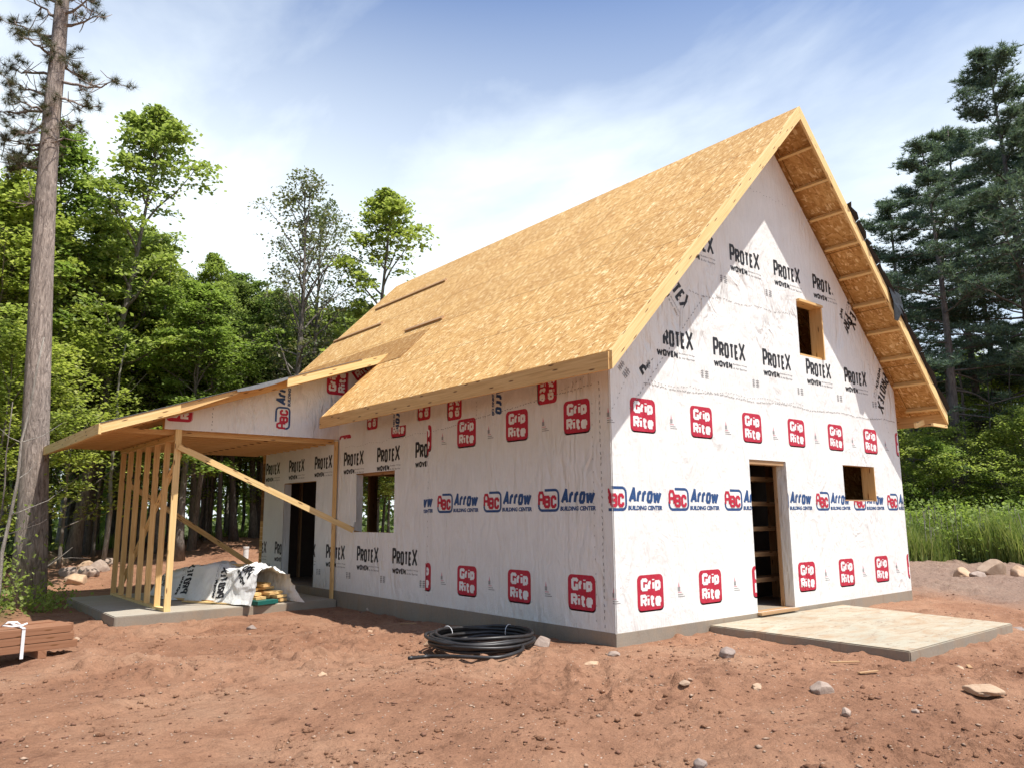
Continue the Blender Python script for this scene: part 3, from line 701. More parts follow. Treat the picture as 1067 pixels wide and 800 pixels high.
# side wall
mb = MB()
for P in wall_cells(-LEN, .005, -.012, HW, sop, []): mb.face([fS(u, z, .005) for u, z in P], P, 0); mb.face([fS(u, z, .010) for u, z in reversed(P)], None, 0)
T = roll_prints(-3.86, .005)
P2 = []
for k in range(-6, 8):
    P2 += place(protex(), -6.646+k*1.213, 2.445)+place(protex(), -6.055+k*1.19, .795)+place(recycle(), -6.35+k*1.19, .28)
P2 = clip_half(clip_half(P2, -1, 0, -3.87), 1, 0, LEN)
T += P2
up = []
for y in (1.09, 3.15): up += place(gr_logo(), -y, 2.90, R(-90), .9)
up += place(abc_logo(), -2.12, 3.29, R(-90), .95)
for y in (3.98, 5.62): up += place(gr_logo(), -y, 2.98, R(-90), .9)
up += place(abc_logo(), -4.8, 3.38, R(-90), .9)
up = clip_half(up, .0, 1, -2.66)
T += up
T += place([(P, m, l) for P, m, l in clip_half(gr_logo(), 0, 1, -.13)], -6.62, 2.56, 0, 1.0)
T += place(clip_half(gr_logo(), 1, 0, -.18), -4.07, 2.40)+place(clip_half(gr_logo(), 1, 0, -.18), -4.07, .40)
T += place(clip_half(clip_half(abc_logo(), 1, 0, -.72), 0, 0, 1), -4.68, 1.47)
T += place(clip_half(gr_logo(), 0, -1, -.03), -4.75, 2.78)
T += dots(wob(-6.6, 2.52, -3.5, 2.58), .07)+dots([(-3.5, 2.58), (-.22, 2.84)], .055, .03, .008)+dots([(-.9, 2.80), (-.2, 3.0)], .07)
T += dots([(-3.84, .0), (-3.84, 2.6)], .12, .02, .006)+dots([(-.17, .05), (-.17, 2.9)], .075, .035, .009)+dots([(-.30, .1), (-.30, 2.7)], .13, .02, .006)
T += dots([(-.62, 2.78), (-.62, 2.95)], .05)+dots([(-2.6, 2.64), (-2.6, 2.95)], .06)
T = clip_half(T, 0, -1, HW)
for o in sop: T = cut_rect(T, *o)
add_tris(mb, T, lambda u, z, d: (d+.0, -u, z), -.005)
mb.build('house_wrap', WRAPMATS, house)
# loose wrap folded into the openings
for P in ([(3.652, .0, 0), (3.652, .15, 0), (3.635, .15, 2.03), (3.652, .0, 2.03)], [(-.02, 6.14, 1.06), (.15, 6.17, 1.03), (.15, 6.17, 2.02), (.0, 6.185, 2.02)], [(-.02, 9.22, .02), (.15, 9.25, .02), (.15, 9.25, 1.96), (-.01, 9.2, 1.96)], [(-.03, 6.05, 1.2), (.0, 6.2, 1.2), (.0, 6.2, 2.03), (-.01, 6.12, 2.03)]):
    mb = MB(); mb.face(P); mb.build('wrap_flap', 'wrap', house)

# triangular gable over the porch --------------------------------------------------
mb = MB()
tri = [(-3.04, 2.70), (.0, 2.70), (-.0, 2.97), (.62, 3.60), (.66, zporch(.66)-.16), (-3.04, zporch(-3.04)-.16)]
fan = lambda P: [([P[0], P[i], P[i+1]], 0, 0) for i in range(1, len(P)-1)]
cells = wall_cells(-3.04, .75, 2.70, 4.4, [], [(.346, -1, 2.66+.346*4.08-.15), (-SL*1.0, 1, -(ZE+SL*.6-.30)*1.0+0) if False else (0, 1, 0)])
mbt = MB(); solid_from_cells(mbt, cells, fT, .006, .10, None); mbt.build('porch_gable', 'osb_under', house)
for P in cells: mb.face([fT(x, z, 0) for x, z in P], P, 0); mb.face([fT(x, z, .004) for x, z in reversed(P)], None, 0)
T = place(abc_logo(), -1.08, 3.02, R(90), 1.0)+place(gr_logo(), -.05, 3.77, R(90), 1.05)+place(gr_logo(), .42, 4.12, R(40))
T += place(gr_logo(), -2.83, 3.06, R(90), 1.0)+dots([(-2.3, 2.72), (-2.3, 3.2)], .07, .03, .009)
T = clip_half(T, .346, -1, 2.66+.346*4.08-.16); T = clip_half(T, 0, 1, -2.70)
add_tris(mb, T, lambda x, z, d: (x, TY+d-.0, z), .001)
mb.build('house_wrap', WRAPMATS, house)

# main roof -------------------------------------------------------------------------
def roof_quad(mb, x0, x1, y0, y1, dz0, dz1, m=0):
    """slab following the slope between x0..x1 (same side of the ridge), top offset dz0, bottom dz1"""
    z0, z1 = zroof(x0), zroof(x1); k = math.sqrt(1+SL*SL)
    c = [(x0,y0,z0+dz1),(x0,y0,z0+dz0),(x0,y1,z0+dz0),(x0,y1,z0+dz1),(x1,y0,z1+dz1),(x1,y0,z1+dz0),(x1,y1,z1+dz0),(x1,y1,z1+dz1)]
    q = lambda i: Vector(c[i])
    def F(ids, uvf): mb.face([c[i] for i in ids], [uvf(c[i]) for i in ids], m)
    uv = lambda p: (p[1], (p[0]+.6)*k); uv2 = lambda p: (p[1]+p[0], p[2])
    top, bot = [1,5,6,2], [0,3,7,4]
    if x1 < x0: top.reverse(); bot.reverse()
    F(top, uv); F(bot, uv)
    for s_ in ([0,4,5,1],[3,2,6,7],[0,1,2,3],[4,7,6,5]): F(s_, uv2)
mb = MB()
roof_quad(mb, -.60, RX, -OV, 6.38, 0, -.018)
roof_quad(mb, .55, RX, 6.38, 11.07, 0, -.018)
roof_quad(mb, 2*RX+.60, RX, -OV, 11.07, 0, -.018)
roof = mb.build('roof', 'osb', house)
mb = MB(); roof_quad(mb, .42, 1.02, 5.40, 11.0, .013, .001); pt = mb.build('roof_patch', 'osb_patch', house)
pt['label'] = 'darker weathered strand board strip at the porch junction'
# cleats nailed on the slope
for x, y0, y1 in ((2.74, 7.4, 10.5), (1.90, 8.7, 11.2), (1.22, 5.26, 6.55)):
    mb = MB(); z = zroof(x); nx, nz = -SL/math.hypot(1, SL), 1/math.hypot(1, SL)
    mb.beam((x+nx*.020, y0, z+nz*.020), (x+nx*.020, min(y1, 11.05), z+nz*.020), .075, .04, (nx, 0, nz)); mb.build('roof_cleat', 'lumber_dull', house)
# rafters
kk = math.sqrt(1+SL*SL)
def raft(mb, x0, x1, y, w_=.038, dz=-.020, dp=.19):
    z0, z1 = zroof(x0)+dz, zroof(x1)+dz
    c = [(x0,y-w_/2,z0-dp),(x0,y+w_/2,z0-dp),(x0,y+w_/2,z0),(x0,y-w_/2,z0),(x1,y-w_/2,z1-dp),(x1,y+w_/2,z1-dp),(x1,y+w_/2,z1),(x1,y-w_/2,z1)]
    mb.hexa(c)
fr = part_empty('roof_framing', house)
for i in range(17):
    y = .27+i*.61
    for sx in (0, 1):
        mb = MB(); x0 = (-.58 if y < 6.3 else .66) if sx == 0 else 2*RX+.58
        raft(mb, x0, RX-.02 if sx == 0 else RX+.02, y); mb.build('rafter', 'lumber', fr)
# gable overhang: rake boards on both slopes, inner ledger, lookouts
for sx in (0, 1):
    mb = MB(); x0 = -.60 if sx == 0 else 2*RX+.60
    raft(mb, x0, RX-(.001 if sx == 0 else -.001), -OV-.019, .036, .0, .205); mb.build('rake_board', 'lumber_bright', house)
mb = MB(); raft(mb, -.58, RX-.002, 11.07+.02, .036, 0, .2); raft(mb, 2*RX+.58, RX+.002, 11.07+.02, .036, 0, .2); mb.build('rake_board', 'lumber', house)
lo_ = part_empty('overhang_framing', house)
for sx in (0, 1):
    for i in range(11):
        t = .03+i*.0985; x = -.55+(RX+.5)*t if sx == 0 else 2*RX+.55-(RX+.5)*t
        z = zroof(x)-.02-.055
        mb = MB(); tdir = Vector((1, 0, SL if sx == 0 else -SL)).normalized(); nrm = Vector((-tdir.z, 0, tdir.x)) 
        mb.beam((x, -OV, z-.02), (x, .0, z-.02), .038, .09, nrm); mb.build('lookout', 'lumber_bright' , lo_)
mb = MB(); mb.beam((W+.02, -.3, ZE-.235), (W+.36, -.3, ZE-.15), .038, .09); mb.build('overhang_brace', 'lumber_bright', lo_)
mb = MB(); mb.beam((W+.02, -OV, ZE-.24), (W+.60, -OV, ZE-.24), .04, .05); mb.build('overhang_brace', 'lumber_bright', lo_)
# eave fascia boards
mb = MB(); mb.box(-.622, -.585, -OV, 6.38, ZE-.205, ZE-.012); mb.build('fascia', 'lumber', house)
mb = MB(); mb.box(2*RX+.585, 2*RX+.622, -OV, 11.07, ZE-.205, ZE-.012); mb.build('fascia', 'lumber', house)
# end of the lower roof piece beside the porch
mb = MB(); raft(mb, -.58, .60, 6.38, .036, -.02, .18); mb.build('rafter_end', 'lumber_dull', house)
# ridge to roof: black underlayment over the right slope, its edge curling past the rake
mb = MB(); k0 = 2*RX
for (a, b) in ((4.9, 5.9), (5.75, 7.93)):
    n = 12
    for i in range(n):
        xa, xb = a+(b-a)*i/n, a+(b-a)*(i+1)/n
        wa = -OV-.055-.05*abs(math.sin(i*1.3+a)); wb = -OV-.055-.05*abs(math.sin((i+1)*1.3+a))
        za, zb = zroof(xa)+.012+(.012 if a > 5 else .004), zroof(xb)+.012+(.012 if a > 5 else .004)
        cy = (.03+.035*abs(math.sin(i*.9)))
        mb.face([(xa, -OV, za), (xb, -OV, zb), (xb, 11.05, zb), (xa, 11.05, za)])
        mb.face([(xa, wa, za+cy), (xb, wb, zb+cy), (xb, -OV, zb), (xa, -OV, za)])
fe = mb.build('underlayment', 'felt', house)
mb = MB()
pts = [(6.02, .05), (6.1, -.16), (6.16, -.43), (6.26, -.40), (6.36, -.22), (6.52, -.26), (6.5, -.0), (6.36, .1)]
for y in (-OV-.062, -OV-.068): mb.face([(x, y-.02*math.sin(i*2), zroof(x if x < 6.6 else 6.6)*0+zroof(6.05)-(x-6.05)*.35+dz-.03) for i, (x, dz) in enumerate(pts)])
mb.build('underlayment_flap', 'felt', house)

# porch roof and framing -------------------------------------------------------------
pf = part_empty('porch_roof', house); PX0 = -4.08
def pquad(mb, x0, x1, y0, y1, a, b, m=0):
    c = [(x0,y0,zporch(x0)+b),(x0,y0,zporch(x0)+a),(x0,y1,zporch(x0)+a),(x0,y1,zporch(x0)+b),(x1,y0,zporch(x1)+b),(x1,y0,zporch(x1)+a),(x1,y1,zporch(x1)+a),(x1,y1,zporch(x1)+b)]
    for s_ in ([1,5,6,2],[0,3,7,4],[0,4,5,1],[3,2,6,7],[0,1,2,3],[4,7,6,5]):
        mb.face([c[i] for i in s_], [(c[i][1], c[i][0]) if s_ in ([1,5,6,2],[0,3,7,4]) else (c[i][0]+c[i][1], c[i][2]) for i in s_], m)
mb = MB(); pquad(mb, PX0, .62, PY0+.02, PY1, .0, -.016); mb.build('sheathing', 'osb', pf)
mb = MB(); pquad(mb, PX0-.02, .1, PY0-.03, PY1-.02, .010, .002); 
mb.build('underlayment', 'greyfelt', pf)
mb = MB()
xs = np.linspace(-2.15, -1.3, 9)
for a, b in zip(xs, xs[1:]):
    f = lambda x: -.03-.035*math.sin((x+2.15)/.85*math.pi)
    mb.face([(a, PY0-.045, zporch(a)+f(a)), (b, PY0-.045, zporch(b)+f(b)), (b, PY0-.03, zporch(b)+.012), (a, PY0-.03, zporch(a)+.012)])
mb.build('underlayment_flap', 'greyfelt', pf)
def praft(mb, x0, x1, y, w_, dz, dp, taper=0):
    c = []
    for x, d in ((x0, dp), (x1, dp-taper)): c += [(x,y-w_/2,zporch(x)+dz-d),(x,y+w_/2,zporch(x)+dz-d),(x,y+w_/2,zporch(x)+dz),(x,y-w_/2,zporch(x)+dz)]
    mb.hexa(c)
mb = MB(); praft(mb, -1.30, .64, PY0-.0, .038, -.002, .15); mb.build('rake_board', 'lumber_bright', pf)
mb = MB(); praft(mb, PX0, -3.0, PY0-.0, .038, -.004, .14); mb.build('rake_board', 'lumber_bright', pf)
mb = MB(); praft(mb, -3.0, -2.10, PY0+.022, .038, -.004, .14, .08); mb.build('rake_board', 'lumber', pf)
mb = MB(); mb.box(PX0-.038, PX0-.001, PY0-.02, PY1, zporch(PX0)-.165, zporch(PX0)-.006); mb.build('fascia', 'lumber_bright', pf)
for i in range(9):
    y = PY0+.30+i*.585
    mb = MB(); praft(mb, PX0+.002, .55 if y > 6.9 else -.05, y, .038, -.018, .14); mb.build('rafter', 'lumber', pf)
for i in range(12):
    y = 7.06+i*.335
    mb = MB(); mb.box(-3.86, -.01, y-.019, y+.019, 2.62, 2.70); mb.build('ceiling_joist', 'lumber', pf)
for i in range(8):
    x = PX0+.22+i*.14
    if i < 7:
        mb = MB(); mb.beam((x, PY0+.03, zporch(x)-.09), (x, 6.88, zporch(x)-.09), .038, .10); mb.build('lookout', 'lumber', pf)
mb = MB(); mb.box(-3.02, -.02, 7.02, 7.10, 2.70, 2.84); mb.build('beam', 'lumber', pf)
mb = MB(); mb.box(-2.875, -2.785, 6.95, 10.5, 2.54, 2.618); mb.build('plate', 'lumber', pf)
# stud wall and posts
sw = part_empty('porch_stud_wall', house); ZS = -.15
mb = MB(); mb.box(-2.875, -2.785, 6.92, 10.44, ZS+.002, ZS+.04); mb.build('sole_plate', 'lumber_bright', sw)
for i, y in enumerate((7.44, 8.05, 8.63, 9.25, 9.83, 10.41)):
    mb = MB(); mb.box(-2.875, -2.785, y-.019, y+.019, ZS+.041, 2.539); mb.build('stud', 'lumber', sw)
mb = MB(); mb.box(-2.88, -2.785, 6.84, 6.885, ZS+.002, 2.70); mb.build('corner_post', 'lumber_bright', sw)
mb = MB(); mb.beam((-2.77, 6.95, 2.30), (-2.77, 10.2, -.02), .02, .085, (1, 0, 0)); mb.build('diagonal_brace', 'lumber', sw)
mb = MB(); mb.box(-.060, -.022, 6.84, 6.93, ZS+.002, 2.66); mb.build('post', 'lumber', house)
mb = MB(); mb.beam((-2.83, 6.81, 2.42), (-.03, 6.15, 1.06), .038, .095, (0, 0, 1)); mb.build('diagonal_brace', 'lumber_bright', house)
mb = MB(); mb.beam((-2.76, 10.24, 1.95), (-.05, 10.30, .20), .038, .095, (0, 0, 1)); mb.build('diagonal_brace', 'lumber', house)

# openings: bucks, headers, inside framing ---------------------------------------------
def buck(x0, x1, z0, z1, proud=.03, name='window_frame', t=.035, dp=.17, bottom=True):
    mb = MB()
    mb.box(x0, x1, -proud, dp, z1-t, z1-.001); mb.box(x0, x0+t, -proud, dp, z0, z1-t-.001); mb.box(x1-t, x1-.001, -proud, dp, z0, z1-t-.001)
    if bottom: mb.box(x0+t+.001, x1-t-.001, -.0, dp, z0+.001, z0+t)
    mb.build(name, 'lumber', house)
x0, x1, z0, z1 = UPW
for q in ((x0, x1, -.05, .17, z1-.04, z1-.001), (x1-.03, x1-.001, -.03, .18, z0, z1-.041), (x0+.001, x0+.018, .02, .17, z0, z1-.041), (x0+.02, x1-.032, .01, .17, z0+.001, z0+.03)):
    mb = MB(); mb.box(*q); mb.build('window_frame', 'lumber', house)
mb = MB(); mb.box(WIN[1]-.02, WIN[1]-.001, -.015, .20, WIN[2], WIN[3]-.002); mb.build('window_frame', 'lumber', house)
mb = MB(); mb.box(WIN[0]+.001, WIN[1]-.021, .02, .17, WIN[2]+.001, WIN[2]+.02); mb.build('window_sill', 'lumber_dull', house)
mb = MB(); mb.box(DOOR[0]+.001, DOOR[1]-.03, .02, .17, DOOR[3]-.06, DOOR[3]-.002); mb.box(DOOR[1]-.03, DOOR[1]-.004, .152, .20, .0, DOOR[3]-.06); mb.build('door_frame', 'lumber_dull', house)
mb = MB(); mb.box(DOOR[0]-.02, DOOR[1]-.01, -.07, .15, -.035, -.004); mb.build('threshold', 'lumber_dull', house)
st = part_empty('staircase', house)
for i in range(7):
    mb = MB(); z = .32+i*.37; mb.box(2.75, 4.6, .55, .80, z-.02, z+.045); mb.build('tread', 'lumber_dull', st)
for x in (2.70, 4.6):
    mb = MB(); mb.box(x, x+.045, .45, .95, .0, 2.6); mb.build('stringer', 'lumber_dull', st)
mb = MB(); mb.box(2.2, 5.2, 1.1, 1.12, -.0, 2.69); mb.build('shade_panel', 'dark', house)  # dark sheet behind the doorway, interior shade put into its colour
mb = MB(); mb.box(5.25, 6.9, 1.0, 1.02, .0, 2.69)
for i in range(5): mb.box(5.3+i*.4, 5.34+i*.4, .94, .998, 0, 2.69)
mb.build('shade_panel', 'dark', house)  # dark sheet with uprights behind the window, room shade put into the colour
mb = MB(); mb.box(.3, 2.22, 10.2, 10.22, .0, 2.69); mb.build('shade_panel', 'dark', house)  # added dark sheet, gloom seen through the side door is painted
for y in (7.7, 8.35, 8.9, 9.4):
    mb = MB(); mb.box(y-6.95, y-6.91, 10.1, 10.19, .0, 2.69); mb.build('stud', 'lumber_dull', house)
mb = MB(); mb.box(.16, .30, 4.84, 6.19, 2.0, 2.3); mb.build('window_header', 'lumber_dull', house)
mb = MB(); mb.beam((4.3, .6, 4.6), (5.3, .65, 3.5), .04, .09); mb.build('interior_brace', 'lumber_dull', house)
mb = MB(); mb.hexa([(1.6,.95,2.97),(1.6,.97,2.97),(1.6,.97,4.6),(1.6,.95,4.6),(5.75,.95,2.97),(5.75,.97,2.97),(5.75,.97,4.7),(5.75,.95,4.7)]); mb.build('attic_shade_panel', 'dark', house)  # added dark sheet behind the upper window, painted as attic shade

# ------------------------------------------------------------------ slabs
def slab(name, P, z0, z1, mat, label):
    mb = MB(); n = len(P); cx_ = sum(p[0] for p in P)/n; cy_ = sum(p[1] for p in P)/n
    mb.face([(x, y, z1) for x, y in P]); mb.face([(x, y, z0) for x, y in reversed(P)])
    for i in range(n):
        a, b = P[i], P[(i+1) % n]; mb.face([(a[0], a[1], z0), (b[0], b[1], z0), (b[0], b[1], z1), (a[0], a[1], z1)])
    bm = None
    o = mb.build(name, mat, None, (cx_, cy_, z0)); 
    me = o.data; bm = bmesh.new(); bm.from_mesh(me); bmesh.ops.remove_doubles(bm, verts=bm.verts, dist=1e-4)
    bmesh.ops.bevel(bm, geom=bm.edges[:], offset=.012, segments=2, affect='EDGES'); bm.to_mesh(me); bm.free()
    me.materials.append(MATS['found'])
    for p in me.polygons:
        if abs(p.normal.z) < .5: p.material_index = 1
    return tag(o, label, 'concrete slab')
slab('concrete_slab', [(1.62, -2.45), (4.53, -2.41), (4.93, -.012), (1.66, -.012)], -.30, -.062, 'slab', 'pale mud stained concrete slab in front of the gable doorway')
slab('concrete_slab', [(-3.60, 6.72), (-.02, 6.72), (-.02, 10.45), (-3.60, 10.45)], -.42, -.15, 'slab2', 'grey concrete slab under the timber porch on the left')

# ------------------------------------------------------------------ placing by ground point
def gpt(px, py):
    """where the sight line through a picture point meets the ground"""
    d = (_f + _r2*((px-533.5)/FPX) - _u2*((py-400)/FPX)).normalized(); t = .5; z = 0
    for i in range(4000):
        p = CAM+d*t
        if p.z < float(base_h(p.x, p.y)): break
        t += max(.02, t*.003)
    return Vector((p.x, p.y, gz(p.x, p.y)))
def rock_mesh(name, sx, sy, sz, seed, mat, loc, rotz=0.0, sub=4):
    bm = bmesh.new(); bmesh.ops.create_icosphere(bm, subdivisions=sub, radius=1)
    r_ = random.Random(seed); o = Vector((r_.random()*50, r_.random()*50, r_.random()*50))
    cuts = [Vector((r_.uniform(-1,1), r_.uniform(-1,1), r_.uniform(-.2,1))).normalized() for _ in range(11)]
    for v in bm.verts:
        p = v.co.copy(); k = 1+.30*mnoise.noise(p*1.1+o)+.12*mnoise.noise(p*2.7+o)+.05*mnoise.noise(p*6+o)
        p = p*k
        for c in cuts:
            e = p.dot(c)-.66
            if e > 0: p -= c*e*.93
        v.co = Vector((p.x*sx, p.y*sy, p.z*sz))
    me = bpy.data.meshes.new(name); bm.to_mesh(me); bm.free(); me.materials.append(MATS[mat])
    me.polygons.foreach_set('use_smooth', [True]*len(me.polygons))
    ob = bpy.data.objects.new(name, me); col.objects.link(ob); ob.location = loc; ob.rotation_euler.z = rotz
    return ob

# ------------------------------------------------------------------ draped lumber pile on the porch slab
A0 = Vector((-1.16, 6.82, ZS)); A1 = Vector((-2.0, 9.45, ZS)); dr = (A1-A0).normalized(); sdv = Vector((dr.y, -dr.x, 0))
ls = empty('lumber_stack', tuple((A0+A1)/2), 'stack of pine boards showing at the open end of the draped white sheet', 'lumber')
rr = random.Random(3)
for lay in range(5):
    for k in range(3):
        e0 = rr.uniform(-.02, .22) if lay < 3 else rr.uniform(.1, .4); wd_ = .205
        if lay == 4 and k == 0: continue
        c = A0+dr*e0+sdv*((k-1)*.22+rr.uniform(-.02, .02))+Vector((0, 0, .045+lay*.062)); e = c+dr*(2.5-e0*.5)
        mb = MB(); mb.beam(c, e, wd_ if lay % 2 else .14, .042); mb.build('board', 'lumber' if rr.random() < .6 else 'lumber_bright', ls)
def tarp():
    nl, na = 46, 44; V = []; Fq = []
    for i in range(nl):
        t = i/(nl-1); c = A0+dr*(-.06+t*3.0)
        hh = .54+.05*math.sin(t*5)+.05*math.exp(-((t-.55)/.1)**2)-.16*sst((t-.78)/.22)-.05*math.exp(-((t-.3)/.08)**2)
        hw = .36-.08*float(sst((t-.8)/.2))
        flare = math.exp(-t*9)
        for j in range(na):
            s = j/(na-1)*2-1; a = abs(s); sg = 1 if s > 0 else -1
            if a < .42: x = s/.42*hw; z = hh+.03*math.cos(s*5+t*3)-.05*(a/.42)**4
            else:
                u = (a-.42)/.58; x = sg*(hw+(.02*u if sg > 0 else .04*u+.10*u*u+.12*flare*u)); z = hh-.05-u*(hh-.07)
            if t < .12 and a > .42: z += .0; 
            n = mnoise.noise(Vector((t*7, s*3.2, 1.3)))*.10+mnoise.noise(Vector((t*19, s*8, 4)))*.03+abs(mnoise.noise(Vector((t*9+s*7, s*5-t*6, 9))))*.055
            cr = mnoise.noise(Vector((t*5+9, s*2, 3)))
            p = c+sdv*(x+n*.8)+Vector((0, 0, max(z+n*(1 if a < .9 else .3), .012)))
            # the open mouth sags back in the middle, the corners reach forward and hang
            p -= dr*(.16*(a**3)*flare-.20*flare*(1-a)**2)
            if sg > 0 and t < .16 and a > .8: p -= dr*(.16-t)*1.2*(a-.8)*5
            V.append(p)
    mb = MB(); mb.v = [tuple(p) for p in V]
    for i in range(nl-1):
        for j in range(na-1): mb.f.append((i*na+j, i*na+j+1, (i+1)*na+j+1, (i+1)*na+j)); mb.m.append(0)
    # printing carried by the sheet itself: the triangles follow its folds
    def surf(a_, b_):   # a_: metres along, b_: metres across (from the middle)
        i = min(max(a_/3.0*(nl-1), 0), nl-1.001); j = min(max((b_/2.1+.5)*(na-1), 0), na-1.001); i0, j0 = int(i), int(j); fi, fj = i-i0, j-j0
        g = lambda r, c: V[r*na+c]
        p = g(i0,j0)*(1-fi)*(1-fj)+g(i0+1,j0)*fi*(1-fj)+g(i0,j0+1)*(1-fi)*fj+g(i0+1,j0+1)*fi*fj
        n = (g(i0+1,j0)-g(i0,j0)).cross(g(i0,j0+1)-g(i0,j0)).normalized()
        return p+(n if n.z > 0 or True else -n)*0, n
    cen = (A0+A1)/2+Vector((0, 0, .25))
    def subdiv(P):
        out = [P]
        for _ in range(2):
            o2 = []
            for t in out:
                a_, b_, c_ = t[0], t[1], t[2]
                m1 = ((a_[0]+b_[0])/2, (a_[1]+b_[1])/2); m2 = ((b_[0]+c_[0])/2, (b_[1]+c_[1])/2); m3 = ((a_[0]+c_[0])/2, (a_[1]+c_[1])/2)
                o2 += [[a_, m1, m3], [m1, b_, m2], [m3, m2, c_], [m1, m2, m3]]
            out = o2
        return out
    T = []
    for (x, z, ang) in ((.75, -.95, 84), (1.75, -.93, 92), (2.55, -.80, 96), (.12, -.38, 30), (1.5, .15, 90)): T += place(protex(), x, z, R(ang), .8)
    for P, m, l in T:
        P = list(P)
        tris = [[P[0], P[i], P[i+1]] for i in range(1, len(P)-1)]
        for t in tris:
            for q in subdiv(t):
                pts = []
                for (a_, b_) in q:
                    if not (0 < a_ < 2.98 and abs(b_) < 1.04): break
                    p, n = surf(a_, b_)
                    if n.dot(p-cen) < 0: n = -n
                    pts.append(p+n*.006)
                if len(pts) == 3: mb.face(pts, None, m)
    mb.uv = []
    o = mb.build('draped_sheet', WRAPMATS, None, tuple((A0+A1)/2), smooth=True)
    tag(o, 'crumpled white printed sheet draped over the boards on the porch slab', 'wrap sheet')
tarp()
def board(name, a, b, w_, h_, mat, label, cat='board', up=(0,0,1)):
    mb = MB(); mb.beam(a, b, w_, h_, up); o = mb.build(name, mat, None, tuple((Vector(a)+Vector(b))/2), bevel=.002); return tag(o, label, cat)
board('loose_board', (-1.85, 8.6, .42), (-1.15, 7.8, .45), .09, .04, 'lumber', 'short pine offcut lying on top of the draped sheet')
board('loose_board', (-2.35, 9.0, -.12), (-1.75, 7.25, -.12), .09, .038, 'lumber', 'longer pine board lying on the slab along the foot of the draped sheet')
board('loose_board', (-2.2, 8.1, -.13), (-1.62, 7.0, -.13), .14, .02, 'lumber_bright', 'flat pale board scrap beside the foot of the draped sheet')
mb = MB(); c = A0-dr*.10-sdv*.16; 
mb.beam(c+Vector((0,0,.045)), c+dr*.5+Vector((0,0,.045)), .42, .07); g = mb.build('green_package', 'green', None, tuple(c), bevel=.006)
tag(g, 'flat dark green package under the boards at the sheet opening', 'package')

# ------------------------------------------------------------------ coil of black pipe
def coil():
    C0 = Vector((-1.02, 1.12, gz(-1.02, 1.12))); r_ = random.Random(5)
    gzc = max(gz(C0.x+.5*math.cos(a), C0.y+.5*math.sin(a)) for a in np.linspace(0, 6.28, 24))-.012
    pts = []; turns = 11
    lay = [(.585, 0), (.54, .002), (.495, 0), (.60, .040), (.555, .038), (.51, .041), (.46, .01), (.575, .078), (.53, .080), (.60, .085), (.55, .115)]
    n = 44
    for k in range(turns):
        r0, z0 = lay[k]; r1, z1 = lay[min(k+1, turns-1)]
        ox, oy = r_.uniform(-.035, .035), r_.uniform(-.035, .035); tl = r_.uniform(-.03, .03); ph = r_.uniform(0, 6.28)
        for i in range(n):
            t = i/n; a = 2*math.pi*t+.3; s = float(sst((t-.75)/.25)); s0 = float(sst(t/.12))
            r = r0*(1-s)+r1*s; z = z0*(1-s)+z1*s
            w_ = s0*(1-s)
            pts.append(Vector((C0.x+r*1.02*math.cos(a)+ox*w_, C0.y+r*.98*math.sin(a)+oy*w_, gzc+.024+z+tl*math.sin(a+ph)*w_*.6+.010*math.sin(3*a+ph)*w_)))
    # free end runs off to the left along the ground in front
    s0 = pts[0]; e = gpt(426, 687); e.z += .05
    mid = gpt(475, 689); tail = []
    P0, P1, P2_, P3 = e, gpt(446, 683)+Vector((0,0,.05)), mid+Vector((0,0,.04)), gpt(520, 690)+Vector((0,0,.04))
    seq = [P0, P1, P2_, P3, gpt(548, 684)+Vector((0,0,.05))]
    full = []
    for a, b in zip(seq, seq[1:]):
        for i in range(6): full.append(a.lerp(b, i/6))
    st_ = pts[0]
    for i in range(8): full.append(seq[-1].lerp(st_, i/8)+Vector((.0, 0, 0)))
    # smooth
    for _ in range(3): full = [full[0]]+[(full[i-1]+full[i]*2+full[i+1])/4 for i in range(1, len(full)-1)]+[full[-1]]
    mb = MB(); mb.tube(full+pts, .0195, 8)
    root = empty('pipe_coil', (C0.x, C0.y, gzc), 'coil of black plastic pipe lying on the red soil by the side wall', 'pipe')
    mb.build('pipe', 'hose', root, smooth=True)
    for a in (1.75, .3):
        mb = MB(); c = Vector((C0.x+.55*math.cos(a), C0.y+.55*math.sin(a), gzc+.085)); rad = Vector((math.cos(a), math.sin(a), 0))
        ring = [c+rad*(.080*math.cos(t))+Vector((0, 0, .078*math.sin(t))) for t in np.linspace(0, 6.28, 17)]
        mb.tube(ring, .004, 5); mb.build('tie', 'strapw', root)
coil()

# ------------------------------------------------------------------ strapped lumber at the left edge
lroot = empty('lumber_bundle', (-5.2, 4.5, -.3), 'strapped bundle of brown weathered boards lying at the left edge', 'lumber')
gB = max(gz(-4.7, 4.6), gz(-5.2, 4.45), gz(-4.6, 4.9)); ddir = Vector((-.985, -.175, 0)).normalized(); pdir = Vector((-ddir.y*-1, ddir.x*-1, 0)); pdir = Vector((-.175*-1*-1, .985, 0)).normalized()
O = Vector((-4.50, 4.50, gB)); rr = random.Random(8)
for lay in range(3):
    for k in range(3):
        e = rr.uniform(-.05, .05)
        a = O+pdir*(.10+k*.162)+ddir*(e)+Vector((0, 0, .125+lay*.088)); 
        mb = MB(); mb.beam(a, a+ddir*3.6, .155, .082); mb.build('board', 'lumber_brown', lroot, bevel=.004)
mb = MB(); a = O+pdir*.5+ddir*.1+Vector((0, 0, .342)); mb.beam(a, a+ddir*3.2-pdir*.06, .19, .03); mb.build('board', 'lumber_brown', lroot, bevel=.003)
for q in (.35, 2.6):
    mb = MB(); a = O+ddir*q+Vector((0, 0, .04)); mb.beam(a, a+pdir*.5, .09, .085); mb.build('bearer', 'lumber_brown', lroot)
mb = MB(); q = O+ddir*.56
